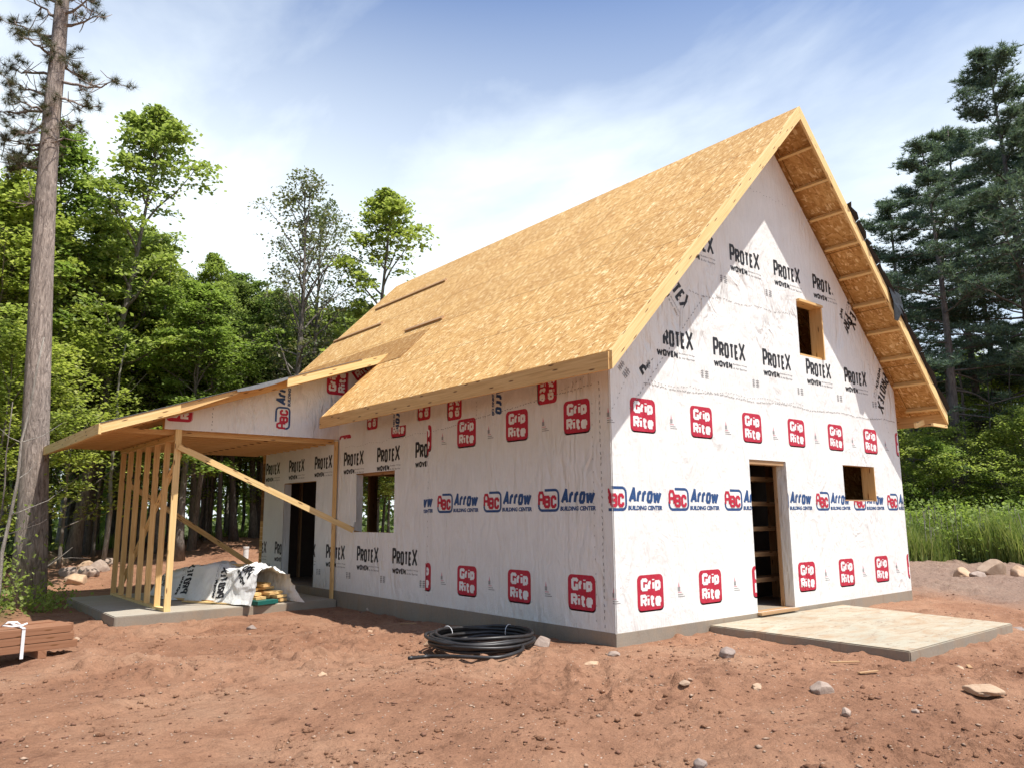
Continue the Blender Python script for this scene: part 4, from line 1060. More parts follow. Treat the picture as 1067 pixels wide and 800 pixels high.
for (a, b) in ((q+pdir*.010+Vector((0,0,.02)), q+pdir*.010+Vector((0,0,.35))), (q+pdir*.0+Vector((0,0,.352)), q+pdir*.52+Vector((0,0,.378)))): mb.beam(a, b, .035, .008, pdir if a.z < .2+gB and b.z-a.z > .2 else (0,0,1))
mb.build('strap', 'strapw', lroot)
mb = MB(); c = q+pdir*.10+Vector((0,0,.375)); mb.tube([c+Vector((.0,0,0)), c+ddir*.05+Vector((0,0,.045)), c+ddir*.14+Vector((0,0,.05)), c+ddir*.2+Vector((0,0,.02)), c+ddir*.10, c, c-ddir*.06+Vector((0,0,.02))], .012, 6); mb.build('strap_knot', 'strapw', lroot, smooth=True)

# ------------------------------------------------------------------ stones that can be told apart
STONES = [ # px, py, width px, flatness, material, label
 (757, 687, 20, .62, 'rock', 'light angular stone on the soil between the gable slab and the house corner'),
 (858.5, 723, 21, .62, 'rock', 'smooth rounded grey stone in front of the near slab corner'),
 (882, 744, 12, .8, 'rock', 'small brown stone in front of the rounded grey stone'),
 (1027, 727, 38, .22, 'rock_tan', 'flat pale tan slab of stone at the right edge'),
 (789, 720, 14, .5, 'rock_tan', 'small pale stone left of the rounded grey stone'),
 (667, 706, 13, .35, 'rock_tan', 'thin whitish chip of stone below the house corner'),
 (616, 690, 18, .28, 'rock_tan', 'flat cream stone chip right of the pipe coil'),
 (714, 722, 14, .3, 'rock_tan', 'flat pinkish stone chip in the middle foreground'),
 (566, 672, 19, .75, 'rock', 'rough grey stone against the right side of the pipe coil'),
 (640, 683, 14, .5, 'rock', 'half buried dark stone right below the house corner'),
 (387, 637, 11, .7, 'rock', 'leftmost of the three small stones at the foot of the side wall'),
 (397, 635, 13, .8, 'rock_tan', 'middle one of the three small stones at the foot of the side wall'),
 (410, 635, 11, .6, 'rock', 'rightmost of the three small stones at the foot of the side wall'),
 (478, 646, 12, .6, 'rock', 'stone close to the foundation above the pipe coil'),
 (491, 646, 10, .6, 'rock', 'smaller stone close to the foundation right above the pipe coil'),
 (385, 659, 9, .5, 'rock_tan', 'small pale stone out on the soil left of the pipe coil'),
 (336, 701, 8, .7, 'rock_tan', 'small whitish stone in the left middle foreground'),
 (450, 668, 16, .5, 'rock_tan', 'cream stone tucked against the left side of the pipe coil'),
 (729, 790, 17, .6, 'rock', 'dark stone at the bottom edge of the picture'),
 (955, 745, 9, .5, 'rock', 'small stone below the near corner of the gable slab'),
 (1060, 655, 12, .4, 'rock', 'dark flat stone right of the far slab corner'),
 (1000, 700, 10, .5, 'rock_tan', 'small tan stone between the slab and the flat tan slab of stone'),
 (262, 655, 9, .5, 'rock', 'small stone in front of the porch slab'),
 (80, 664, 7, .5, 'rock_tan', 'tiny white stone right of the strapped lumber'),
 (1035, 598, 31, .6, 'rock_tan', 'largest boulder by the grass beyond the drive'),
 (1003, 598, 20, .55, 'rock_tan', 'smaller boulder left of the largest boulder by the grass'),
 (1064, 600, 20, .6, 'rock_tan', 'boulder cut by the right edge of the picture by the grass'),
 (1019, 600, 14, .5, 'rock', 'dark boulder between the two others by the grass'),
 (62, 589, 19, .6, 'rock_tan', 'tan boulder at the upper left of the heap by the big tree'),
 (47, 585, 18, .7, 'rock_tan', 'tan boulder hidden partly behind the big tree trunk'),
 (78, 608, 22, .6, 'rock_tan', 'reddish boulder at the front of the heap left of the porch'),
 (92, 601, 18, .7, 'rock', 'grey pink boulder in the middle of the heap left of the porch'),
 (103, 594, 19, .6, 'rock', 'pale grey boulder at the right end of the heap left of the porch'),
 (90, 594, 16, .8, 'rock_tan', 'round tan boulder on the crest of the heap left of the porch'),
 (71, 600, 16, .7, 'rock', 'dull grey boulder at the left end of the heap left of the porch'),
 (112, 588, 14, .6, 'rock', 'grey boulder behind the right end of the heap left of the porch'),
]
for i, (px, py, wd_, fl, m, lab) in enumerate(STONES):
    p = gpt(px, py); d = (p-CAM).length; r = wd_*d/FPX/2*1.1
    k = random.Random(i*5+1); s = rock_mesh('boulder' if r > .14 else 'stone', r, r*k.uniform(.7, .95), r*fl, i*7+3, m, p+Vector((0, 0, r*fl*.45)), k.uniform(-.4, .4))
    tag(s, lab, 'boulder' if r > .14 else 'stone', 'boulders heaped left of the porch' if i > 27 else None)

# grit, pebbles and splinters nobody could count
def pebbles():
    n = 3800; r = 3.5+np.abs(rng.normal(0, 1, n))*5.5+rng.random(n)*1.5; a = HB+np.radians(rng.uniform(-40, 40, n))
    x = CAM.x+r*np.sin(a); y = CAM.y+r*np.cos(a)
    ok = ~((x > -.1) & (y > -.05) & (x < 7.4)) & ~((x > 1.5) & (x < 5.1) & (y > -2.6)) & ~((x > -3.7) & (y > 6.6) & (x < .2) & (y < 10.6))
    cl = vnoise(x/1.1, y/1.1, 31) > -.12; ok &= cl | (rng.random(n) < .3)
    x, y = x[ok], y[ok]; z = ground_h(x, y); n = len(x)
    s = .006+.010*rng.random(n)**1.5+.016*(rng.random(n) < .10)*rng.random(n)
    base = np.array([(1,0,0),(-1,0,0),(0,1,0),(0,-1,0),(0,0,1),(0,0,-1)], float)
    F0 = np.array([(0,2,4),(2,1,4),(1,3,4),(3,0,4),(2,0,5),(1,2,5),(3,1,5),(0,3,5)])
    jit = rng.uniform(.6, 1.3, (n, 6, 1)); an = rng.uniform(0, 6.28, n); c, sn = np.cos(an), np.sin(an)
    el = rng.uniform(.7, 2.0, n); P = base[None]*jit; P = P*np.stack([el, np.ones(n), np.full(n, .6)], -1)[:, None]*s[:, None, None]
    X = P[..., 0]*c[:, None]-P[..., 1]*sn[:, None]+x[:, None]; Y = P[..., 0]*sn[:, None]+P[..., 1]*c[:, None]+y[:, None]; Z = P[..., 2]+z[:, None]+s[:, None]*.3
    V = np.stack([X, Y, Z], -1).reshape(-1, 3); F = (F0[None]+6*np.arange(n)[:, None, None]).reshape(-1, 3)
    mi = np.repeat((rng.random(n) < .30).astype(np.int32)+(rng.random(n) < .10)*1, 8); mi = np.clip(mi, 0, 2)
    o = np_mesh('pebbles', V, F, ['clod', 'peb', 'rock'], None, mi.astype(np.int32)); tag(o, 'scattered grit and small crumbs of soil on the plot', 'grit', None, 'stuff')
MATS['clod'] = plain('soil_crumb', (.20, .105, .07), .95, .1, .25, 6)
MATS['peb'] = plain('pale_pebble', (.36, .25, .18), .85, .2, .3, 3)
pebbles()
def clods():
    n = 6000; r = 3.8+9*rng.random(n)**1.4; a = HB+np.radians(rng.uniform(-37, 37, n)); x = CAM.x+r*np.sin(a); y = CAM.y+r*np.cos(a)
    ok = ~((x > -.15) & (y > -.12) & (x < 7.5)) & ~((x > 1.5) & (x < 5.1) & (y > -2.6)) & ~((x > -3.7) & (y > 6.6) & (x < .2) & (y < 10.6)) & ((vnoise(x/.8, y/.8, 71)+.6*vnoise(x/.3, y/.3, 72)) > .16)
    x, y = x[ok], y[ok]; n = len(x); z = ground_h(x, y); s = .007+.020*rng.random(n)**2.6
    base = []; t = (1+5**.5)/2
    for q in ((-1,t,0),(1,t,0),(-1,-t,0),(1,-t,0),(0,-1,t),(0,1,t),(0,-1,-t),(0,1,-t),(t,0,-1),(t,0,1),(-t,0,-1),(-t,0,1)): base.append(np.array(q)/1.9)
    F0 = np.array([(0,11,5),(0,5,1),(0,1,7),(0,7,10),(0,10,11),(1,5,9),(5,11,4),(11,10,2),(10,7,6),(7,1,8),(3,9,4),(3,4,2),(3,2,6),(3,6,8),(3,8,9),(4,9,5),(2,4,11),(6,2,10),(8,6,7),(9,8,1)])
    P = np.array(base)[None]*rng.uniform(.6, 1.35, (n, 12, 1))*s[:, None, None]*np.array([1.2, 1, .75]); P = P+np.stack([x, y, z+s*.25], -1)[:, None]
    o = np_mesh('soil_clods', P.reshape(-1, 3), (F0[None]+12*np.arange(n)[:, None, None]).reshape(-1, 3), ['soil']); tag(o, 'crumbly clods of the same red soil lying in the wheel ruts', 'soil', None, 'stuff')
clods()
# scattered splinters of wood near the walls
for i, (px, py, l, a) in enumerate(((905, 706, .22, .4), (700, 690, .0, 0), (925, 700, .0, 0), (1010, 694, .16, 1.2), (880, 690, .3, .1), (425, 652, .22, .2), (590, 705, .0, 0))):
    if l:
        p = gpt(px, py); v = Vector((math.cos(a-.7), math.sin(a-.7), 0))*l/2; p.z += .022
        board('wood_scrap', tuple(p-v), tuple(p+v), .035, .012, 'lumber_dull', ('reddish splinter of wood below the near slab corner', '', '', 'short wood splinter below the right edge of the gable slab', 'long thin splinter lying beside the slab front', 'dull wood scrap left of the pipe coil', '')[i], 'wood scrap')

p = gpt(256, 581); mb = MB(); mb.tube([p-Vector((0,0,.1)), p+Vector((0,0,.20)), p+Vector((0,0,.28))], .075, 14); mb.tube([p+Vector((0,0,.281)), p+Vector((0,0,.33))], .085, 14)
tag(mb.build('standpipe', 'pvc', None, tuple(p), smooth=False), 'short white plastic pipe standing in the soil behind the porch', 'pipe')

# ------------------------------------------------------------------ trees
def leaf_quads(C, size, tilt, rg):
    n = len(C); an = rg.uniform(0, 2*np.pi, n); ti = rg.normal(0, tilt, n); t2 = rg.normal(0, tilt, n)
    s = size*rg.uniform(.65, 1.3, n)
    ax = np.stack([np.cos(an)*np.cos(ti), np.sin(an)*np.cos(ti), np.sin(ti)], -1)
    bx = np.stack([-np.sin(an)*np.cos(t2), np.cos(an)*np.cos(t2), np.sin(t2)], -1)
    a = ax*s[:, None]; b = bx*s[:, None]*.42; dz = np.zeros((n, 3)); dz[:, 2] = -s*.12
    V = np.stack([C-a*.5, C+b+dz-a*.05, C+a*.5+dz*1.6, C-b+dz-a*.05], 1).reshape(-1, 3)
    return V, np.arange(4*n).reshape(-1, 4)
def limb_path(p0, d0, ln, up, rg, n=7, wig=.12):
    P = [np.array(p0, float)]; d = np.array(d0, float)
    for i in range(n):
        d = d+np.array([rg.normal(0, wig), rg.normal(0, wig), rg.normal(0, wig*.6)+up]); d /= np.linalg.norm(d); P.append(P[-1]+d*ln/n)
    return P
def decid(name, seed, h, rad, base, nl, nleaf, lsize, leafmat, bark, r0=None, spread=.32, low=1.0, tilt=.5, fork=0):
    rg = np.random.default_rng(seed); mb = MB(); r0 = r0 or h*.0125
    n = 12; T = []; p = np.zeros(3); lean = rg.normal(0, .018, 2)
    for i in range(n+1):
        t = i/n; T.append(np.array([lean[0]*h*t+.02*h*math.sin(t*4+seed)*t, lean[1]*h*t+.02*h*math.cos(t*3.3+seed)*t-.02*h*t, h*.97*t]))
    mb.tube(T, [r0*(1-.93*(i/n)**.85)*(1.35 if i == 0 else 1) for i in range(n+1)], 8)
    at = lambda t: T[int(min(t, .999)*n)]*(1-(min(t, .999)*n) % 1)+T[min(int(min(t, .999)*n)+1, n)]*((min(t, .999)*n) % 1)
    tips = []; 
    for i in range(nl):
        t = base+(1-base)*((i+.5*rg.random())/nl)**.9; a = i*2.399+rg.normal(0, .3); f = (t-base)/(1-base)
        prof = (low+(1-low)*min(1, f*2.2))*math.sqrt(max(0, 1-f**2.2))*.95+.08
        ln = rad*prof*rg.uniform(.5, 1.3); el = R(20+46*f+rg.normal(0, 12))
        d = [math.cos(a)*math.cos(el), math.sin(a)*math.cos(el), math.sin(el)]
        P = limb_path(at(t), d, ln, .045, rg); lr = r0*.34*(1-.6*f)
        mb.tube(P, [lr*(1-.85*k/7) for k in range(8)], 5, cap=False)
        for k in range(2, 8):
            for q in range(2):
                if k < 7 and rg.random() < .22: continue
                sl = ln*.42*(1.15-k/9)*rg.uniform(.5, 1.4); sa = a+(1 if (k+q) % 2 else -1)*rg.uniform(.4, 1.3)
                se = rg.uniform(-.1, .6)
                S_ = limb_path(P[k], [math.cos(sa)*math.cos(se), math.sin(sa)*math.cos(se), math.sin(se)], sl, .02, rg, 4)
                if q == 0 or k > 4: mb.tube(S_, [lr*.3*(1-.2*j) for j in range(5)], 3, cap=False)
                tips += [(S_[3], .7), (S_[4], 1.3*rg.uniform(.4, 1.5))]
        tips.append((P[-1], 1.2))
    W_ = np.array([t[1] for t in tips]); Tp = np.array([t[0] for t in tips]); idx = rg.choice(len(Tp), nleaf, p=W_/W_.sum())
    g = rg.normal(0, 1, (nleaf, 3))*np.array([spread, spread, spread*.26]); g[:, 2] -= (g[:, 0]**2+g[:, 1]**2)*.9; C = Tp[idx]+g
    V, F = leaf_quads(C, lsize, tilt, rg)
    root = empty(name, (0, 0, 0)); tr = mb.build('trunk', bark, root, smooth=True); cr = np_mesh('crown', V, F, [leafmat], root)
    return root
def pine(name, seed, h, rad, base, nl, ntuft, bark, nmat='needle', r0=None, blade=.16, bw=.013, droop=.0, dead=0, shape=1.0):
    rg = np.random.default_rng(seed); mb = MB(); r0 = r0 or h*.0125; n = 14; T = []
    for i in range(n+1):
        t = i/n; T.append(np.array([.012*h*math.sin(t*3+seed), .012*h*math.sin(t*2.3+seed*2), h*.985*t]))
    mb.tube(T, [r0*(1-.92*(i/n)**.9)*(1.25 if i == 0 else 1) for i in range(n+1)], 9)
    def at(t): q = min(t, .999)*n; i = int(q); return T[i]*(1-q+i)+T[i+1]*(q-i)
    tips = []
    for i in range(nl+dead):
        isd = i >= nl
        t = base+(1-base)*((i+.4*rg.random())/nl) if not isd else base*rg.uniform(.35, 1.05)
        a = i*2.399+rg.normal(0, .5); f = (t-base)/(1-base) if not isd else 0
        prof = (1-f)**.75*(.62+.38*math.sin(min(1, f*2.5)*math.pi/2))+.07
        ln = rad*prof*rg.uniform(.6, 1.25) if not isd else rad*rg.uniform(.25, .7)
        el = R(-4+38*f**1.5+rg.normal(0, 8)-droop)
        P = limb_path(at(t), [math.cos(a)*math.cos(el), math.sin(a)*math.cos(el), math.sin(el)], ln, .03 if not isd else -.01, rg, 8, .09)
        lr = max(r0*.22*(1-.7*f), .012); mb.tube(P, [lr*(1-.8*k/8) for k in range(9)], 5, cap=False)
        for k in range(2 if not isd else 4, 9):
            for q in (-1, 1):
                if isd and rg.random() < .6: continue
                sl = ln*.34*(1.2-k/10)*rg.uniform(.5, 1.2); sa = a+q*rg.uniform(.5, 1.1); se = rg.uniform(-.05, .45)
                S_ = limb_path(P[k], [math.cos(sa)*math.cos(se), math.sin(sa)*math.cos(se), math.sin(se)], sl, .04, rg, 3, .08)
                mb.tube(S_, [lr*.25]*4, 3, cap=False)
                if not isd or rg.random() < .25: tips += [S_[1], S_[2], S_[3], S_[3]]
        if not isd: tips += [P[-1]]*2+[P[-2]]
    Tp = np.array(tips); idx = rg.integers(0, len(Tp), ntuft); C = Tp[idx]+rg.normal(0, 1, (ntuft, 3))*np.array([.16, .16, .07])
    nb = 11; C2 = np.repeat(C, nb, 0); m = len(C2)
    d = rg.normal(0, 1, (m, 3)); d[:, 2] = np.abs(d[:, 2])*.9+.15; d /= np.linalg.norm(d, axis=1)[:, None]
    side = np.cross(d, rg.normal(0, 1, (m, 3))); side /= np.linalg.norm(side, axis=1)[:, None]
    L_ = blade*rg.uniform(.7, 1.25, (m, 1)); V = np.stack([C2-side*bw, C2+side*bw, C2+d*L_], 1).reshape(-1, 3); F = np.arange(3*m).reshape(-1, 3)
    root = empty(name, (0, 0, 0)); mb.build('trunk', bark, root, smooth=True); np_mesh('crown', V, F, [nmat], root)
    return root
proto = {}
def get(kind):
    """first call hands out the built tree itself, later calls a copy"""
    o, used = proto[kind]
    if not used: proto[kind] = (o, True); return o
    return copy_tree(o)
H = dict(mapleA=13., mapleB=12., mapleC=14., oak=12., sparse=13., sapling=4.5, under=7., pineA=19., pineB=18.)
proto['mapleA'] = (decid('maple_tree', 11, 13., 3.0, .30, 40, 24000, .125, 'leaf', 'bark', low=.7, spread=.21, tilt=.4), False)
proto['mapleB'] = (decid('maple_tree', 12, 12., 2.6, .26, 40, 21000, .12, 'leaf', 'bark', low=.8, spread=.19, tilt=.4), False)
proto['mapleC'] = (decid('maple_tree', 13, 14., 2.3, .34, 26, 12500, .13, 'leaf', 'bark', low=.8, spread=.17), False)
proto['oak'] = (decid('oak_tree', 14, 12., 2.6, .30, 38, 21000, .12, 'leaf_dark', 'bark_dark', low=.7, spread=.2), False)
proto['sparse'] = (decid('sparse_tree', 15, 13., 2.6, .22, 46, 5600, .105, 'leaf_grey', 'bark', low=.5, spread=.16), False)
proto['sapling'] = (decid('sapling', 16, 4.5, 1.3, .15, 16, 3000, .13, 'leaf', 'bark', low=1., spread=.22, r0=.035), False)
proto['under'] = (decid('understory_tree', 17, 7., 2.6, .18, 20, 8000, .115, 'leaf', 'bark', low=1.1, spread=.22, tilt=.35, r0=.06), False)
proto['pineA'] = (pine('pine_tree', 21, 19., 4.3, .33, 46, 6600, 'bark_dark', dead=22, bw=.016, blade=.20), False)
proto['pineB'] = (pine('pine_tree', 22, 18., 3.3, .40, 34, 3900, 'bark_dark', dead=22, bw=.016, blade=.20), False)
def tree(kind, px, dist, toppy=None, h=None, wide=1.0, rz=None, label=None, cat='tree', group=None, name=None):
    o = get(kind); x, y = spot(px, dist)
    if toppy is not None:      # the crown's tip, not its foot, stands in this direction
        d = _f + _r2*((px-533.5)/FPX) - _u2*((toppy-400)/FPX); d = Vector((d.x, d.y, 0)).normalized(); x, y = CAM.x+d.x*dist, CAM.y+d.y*dist
    z = float(base_h(x, y))-.05
    if toppy is not None: h = top_z(px, toppy, dist)-z
    s = h/H[kind]; sw_ = (s*.5+.5)*wide if s < 1 else s*wide
    o.location = (x, y, z); o.scale = (sw_, sw_, s); o.rotation_euler = (0, 0, rz if rz is not None else random.uniform(0, 6.28))
    for k in ('label', 'category', 'group'):
        if k in o: del o[k]
    tag(o, label, cat, group); return o
# trees one can point at on the left
tree('mapleC', 116, 25, 108, wide=1.1, rz=1.0, label='tallest leafy tree with open crown behind the porch, right of the big bare trunk')
tree('mapleB', 66, 25.5, 150, label='leafy tree between the big bare trunk and the tallest open crowned tree')
tree('mapleA', 25, 24, 190, label='bushy green tree at the left edge behind the big bare trunk')
tree('mapleA', 205, 24, 300, label='broad leafy tree directly above the left end of the porch roof')
tree('oak', 258, 27, 292, label='dark green tree with a pointed top left of the sparse grey tree')
tree('sparse', 305, 24.5, 188, rz=2.0, label='thin sparsely leaved grey tree standing against the sky left of the roof')
tree('sparse', 340, 26, 212, rz=4.0, wide=.9, label='second thin sparse tree, just right of the taller sparse grey tree')
tree('mapleC', 372, 24.5, 204, wide=1.05, rz=.4, label='round leafy tree rising right behind the roof ridge')
tree('oak', 352, 29, 330, label='dark tree behind the trunks of the sparse trees')
GL_ = 'leafy trees of the woods behind the porch'
fill = [('mapleB',-30,24,215),('mapleA',60,28,255),('mapleA',118,27,235),('oak',10,30,200),('mapleB',178,30,270),('oak',228,31,305),('mapleA',285,30,310),('mapleB',320,32,320),
        ('mapleA',140,34,255),('mapleB',60,35,230),('oak',100,33,270),('mapleA',-15,33,230),('mapleB',250,36,315),('mapleA',200,38,300),('oak',300,38,320),('mapleB',375,33,330),
        ('mapleA',20,39,240),('mapleB',160,42,285),('oak',340,42,330),('mapleA',90,44,270),('mapleC',180,27,285),('mapleC',75,27,225),('mapleC',230,29,310),('mapleC',125,30,225),('mapleC',276,28,318),
        ('mapleA',425,34,320),('mapleB',470,36,330),('oak',395,38,330)]
for i, (k, px, d, ty) in enumerate(fill):
    tree(k, px, d, ty, label='one of the crowded leafy trees forming the woods behind the porch', group=GL_)
rgf = random.Random(5)
for i in range(26):
    px = -30+i*19+rgf.uniform(-8, 8); d = rgf.uniform(25.5, 33); ty = 205+max(0, (px-70))*.42+rgf.uniform(0, 70)
    tree(rgf.choice(['mapleC', 'mapleC', 'mapleB', 'oak']), px, d, ty, wide=rgf.uniform(.62, .85), label='one of the crowded leafy trees forming the woods behind the porch', group=GL_)
US = 'low understory trees at the edge of the woods'
for i, (px, d, h) in enumerate([(-12,20,5.4),(66,23.5,6.0),(100,25.5,6.4),(150,27,5.6),(215,27.5,5.2),(265,28.5,5.4),(112,31,7),(185,32,7),(40,28,6.5),(235,33,6.5),(70,35,8),(150,36,8),(300,31,5.5),(-35,22,6), (330,30,5.0), (365,31,5.0),(10,34,8),(205,38,8),(280,38,8)]):
    tree('under', px, d, h=h, label='low spreading understory tree with bright leaves in front of the woods', group=US)
# slender trunks standing in the shade of the woods
def thin_trunk(px, d, h, r, lean, mat, label, group=None, name='slender_trunk'):
    x, y = spot(px, d); z = float(base_h(x, y))-.1; mb = MB(); rg = random.Random(int(px*7+d)); P = []
    for i in range(9):
        t = i/8; P.append((x+lean*h*t+rg.uniform(-.05, .05), y-lean*.4*h*t+rg.uniform(-.05, .05), z+h*t))
    mb.tube(P, [r*(1-.7*i/8) for i in range(9)], 8)
    for q in range(5):
        t = rg.uniform(.35, .9); a = rg.uniform(0, 6.28); b = Vector(P[int(t*8)]); l = rg.uniform(.4, 1.3)
        mb.tube([b, b+Vector((math.cos(a)*l*.5, math.sin(a)*l*.5, l*.2)), b+Vector((math.cos(a)*l, math.sin(a)*l, l*.6))], [r*.25, r*.18, r*.08], 4, cap=False)
    o = mb.build(name, mat, None, (x, y, z), smooth=True); tag(o, label, 'tree trunk', group); return o
rg = random.Random(12)
for i in range(46):
    px = rg.uniform(-30, 330); d = rg.uniform(25.5, 40)
    thin_trunk(px, d, rg.uniform(7, 11), rg.uniform(.04, .13), rg.uniform(-.05, .05), rg.choice(['bark', 'bark', 'bark_dark']), 'slender bare trunk standing in the shade of the woods', 'slender trunks in the shade of the woods')
thin_trunk(112, 24, 6.2, .07, .01, 'bark_pale', 'pale birch like trunk seen just left of the porch studs')
thin_trunk(3, 14.6, 4.6, .035, .055, 'bark_pale', 'thin pale leaning stem left of the big tree trunk', None, 'birch_stem')
thin_trunk(-4, 15.2, 3.6, .022, .03, 'bark', 'thinner brown stem at the very left edge')
# the big red pine at the left
def big_pine():
    mb = MB(); B = Vector((*spot(28, 17.5), 0)); B.z = gz(B.x, B.y)-.1
    d = 17.5
    ctr = [(29, 622), (33, 560), (36, 480), (39, 400), (43, 300), (48, 200), (54, 120), (60, 60), (65, 0), (70, -70), (74, -150)]
    P = []
    for px, py in ctr:
        q = _f + _r2*((px-533.5)/FPX) - _u2*((py-400)/FPX); t = d/math.hypot(q.x, q.y); P.append(CAM+q*t)
    P[0].z = B.z
    rad = [.33, .275, .245, .228, .208, .186, .166, .150, .13, .105, .07]
    mb.tube(P, rad, 20); root = empty('red_pine_tree', tuple(P[0]), 'tall bare pine trunk with scaly bark standing left of the porch', 'tree')
    tr = mb.build('trunk', 'bark_red', root, smooth=True)
    mb = MB(); rgn = np.random.default_rng(4); tips = []
    up = lambda f: P[0].lerp(P[0], 0)
    def at(zpy):   # point on the trunk at a picture height
        for (a, b, pa, pb) in zip(ctr, ctr[1:], P, P[1:]):
            if a[1] >= zpy >= b[1]: return pa.lerp(pb, (a[1]-zpy)/(a[1]-b[1]))
        return P[-1]
    R2 = _r.copy()
    # (height row, sideways reach, towards camera, rise, needles)
    lb = [(175,-1.0,.3,.1,1),(150,-1.2,-.2,.2,1),(120,-1.1,.4,.3,1),(100,-1.2,.2,.25,1),(78,-1.25,-.3,.3,1),(60,-1.0,.5,.35,1),(40,-1.3,0,.4,1),(20,-.9,.2,.5,1),(5,-1.3,.1,.7,1),(-20,-1.0,-.3,.5,1),
          (125,-.9,.6,-.5,1),(145,-.8,-.5,-.2,1),(95,.9,.2,-.4,1),(80,1.6,.1,-.55,1),(60,.7,-.4,-.3,1),(28,1.0,.1,.2,0),(15,.8,.4,.3,1),(0,.9,-.2,.3,1),(-25,1.3,.2,.5,1),(-50,1.2,0,.6,1),(-60,-1.2,.2,.5,1),(110,.5,-.5,-.3,1),
          (215,-.45,.2,.1,0),(148,.35,.1,.05,0),(105,-.3,-1.1,.3,1),(50,.2,-1.2,.3,1),(-90,.9,.3,.5,1),(-90,-1.0,.3,.5,1),(-120,.5,.3,.5,1),(-110,-.6,.5,.5,1),(160,-.9,.1,-.35,1),(112,-1.5,.0,-.1,1)]
    for (py, sx, sy, rz_, nd) in lb:
        sy *= .8
        b = at(py); dirv = R2*sx*.78-Vector((bearing(50).x, bearing(50).y, 0))*sy; e = b+dirv+Vector((0, 0, rz_)); m_ = b.lerp(e, .5)+Vector((0, 0, -.12-.1*abs(rz_)+rgn.normal(0, .05)))
        if py == 80: e = b+dirv+Vector((0, 0, -.15)); m_ = b.lerp(e, .6)+Vector((0, 0, -.42))
        pts = []
        for i in range(9):
            t = i/8; pts.append(b*(1-t)**2+m_*2*t*(1-t)+e*t*t+Vector(rgn.normal(0, .018, 3)))
        mb.tube(pts, [.038*(1-.75*i/8) for i in range(9)], 5)
        for i in range(3, 9):
            for q in range(2):
                l = rgn.uniform(.2, .5); v = Vector(rgn.normal(0, 1, 3)); v.z = v.z*.35+.15; v.normalize(); s2 = pts[i]+v*l
                s1 = pts[i]+v*l*.5+Vector((0, 0, -.04)); mb.tube([pts[i], s1, s2], [.012, .009, .006], 4)
                if nd and rgn.random() < .42: tips.append(s2)
        if nd: tips.append(e); tips.append(e)
    mb.build('branches', 'bark_red', root, smooth=True)
    tips = np.array([tuple(t) for t in tips]); C = np.repeat(tips, 4, 0)+rgn.normal(0, .04, (len(tips)*4, 3)); nb = 40; C2 = np.repeat(C, nb, 0); m = len(C2)
    dd = rgn.normal(0, 1, (m, 3)); dd[:, 2] += .25; dd /= np.linalg.norm(dd, axis=1)[:, None]; side = np.cross(dd, rgn.normal(0, 1, (m, 3))); side /= np.linalg.norm(side, axis=1)[:, None]
    Lb = rgn.uniform(.10, .19, (m, 1)); V = np.stack([C2-side*.0035, C2+side*.0035, C2+dd*Lb], 1).reshape(-1, 3)-np.array(P[0])
    np_mesh('crown', V, np.arange(3*m).reshape(-1, 3), ['needle2'], root)
big_pine()
# dead branch leaning by its foot
a = gpt(6, 622); b = a+Vector((1.15, .25, .95)); mb = MB(); mb.tube([a, a.lerp(b, .4)+Vector((0, 0, .03)), a.lerp(b, .75)+Vector((0,.03,-.02)), b], [.022, .018, .013, .006], 6)
mb.tube([a.lerp(b, .75), a.lerp(b, .9)+Vector((.1, 0, -.12)), b+Vector((.35, .1, -.25))], [.009, .007, .004], 5)
tag(mb.build('dead_branch', 'bark', None, tuple(a), smooth=True), 'dead grey branch leaning up across the foot of the big tree', 'branch')

# pines on the right
tree('pineA', 1030, 35, 58, rz=.5, wide=1.05, label='tallest dark pine on the right with a dense pointed top')
tree('pineB', 958, 33.5, 148, rz=2.1, wide=1.15, label='dark pine nearest to the roof overhang, lower than the tallest one')
tree('pineB', 922, 36, 205, rz=4.0, wide=1.2, label='smaller dark pine partly hidden behind the roof overhang')
tree('pineA', 1098, 35, 45, rz=3.3, label='dark pine cut by the right edge of the picture')
tree('pineB', 1010, 39, 190, rz=1.3, label='farther dark pine behind the gap between the two front pines')
tree('pineA', 990, 38, 128, rz=4.4, label='broad dark pine filling the gap behind the two front pines')
tree('pineA', 1052, 40, 120, rz=2.7, label='dark pine standing right behind the tallest one')
GR_ = 'leafy trees behind the pines on the right'
for i, (k, px, d, ty) in enumerate([('mapleB',930,42,395),('mapleA',960,45,385),('mapleB',995,46,370),('oak',1030,47,375),('mapleA',1065,45,365),('mapleB',1100,44,350),('mapleB',900,40,400),('oak',975,47,380),('mapleA',1045,48,375),('mapleA',920,50,400),('mapleA',1130,44,350),('mapleA',1010,52,370),('mapleB',860,44,420)]):
    tree(k, px, d, ty, label='one of the green leafy trees filling the background behind the right hand pines', group=GR_)
GU = 'low bushes at the edge of the grass on the right'
for i, (px, d, h) in enumerate([(928,31.5,4.6),(948,32,5.0),(972,31.5,3.8),(998,33,4.6),(1020,37,6),(1050,32.5,4.2),(1072,32,4.6),(1090,33,5),(975,38,6.5),(1030,40,7),(1060,38,6.5),(945,38,7),(935,31,2.2),(955,32,2.4),(975,31,1.9),(1000,32,2.3),(1022,31.5,2.0),(1045,32,2.3),(1068,31,2.0),(1085,32,2.4),(950,37,3.6),(1010,37,3.8),(1070,38,3.8),(905,34,3.4),(1040,29.5,1.4),(990,29,1.3),(960,29,1.5),(1015,29.8,1.6),(1060,29,1.5)]):
    tree('sapling' if h < 3 else 'under', px, d, h=h, wide=.9, label='low bright green bush at the grassy edge below the right hand pines', group=GU, cat='bush')
rg = random.Random(77)
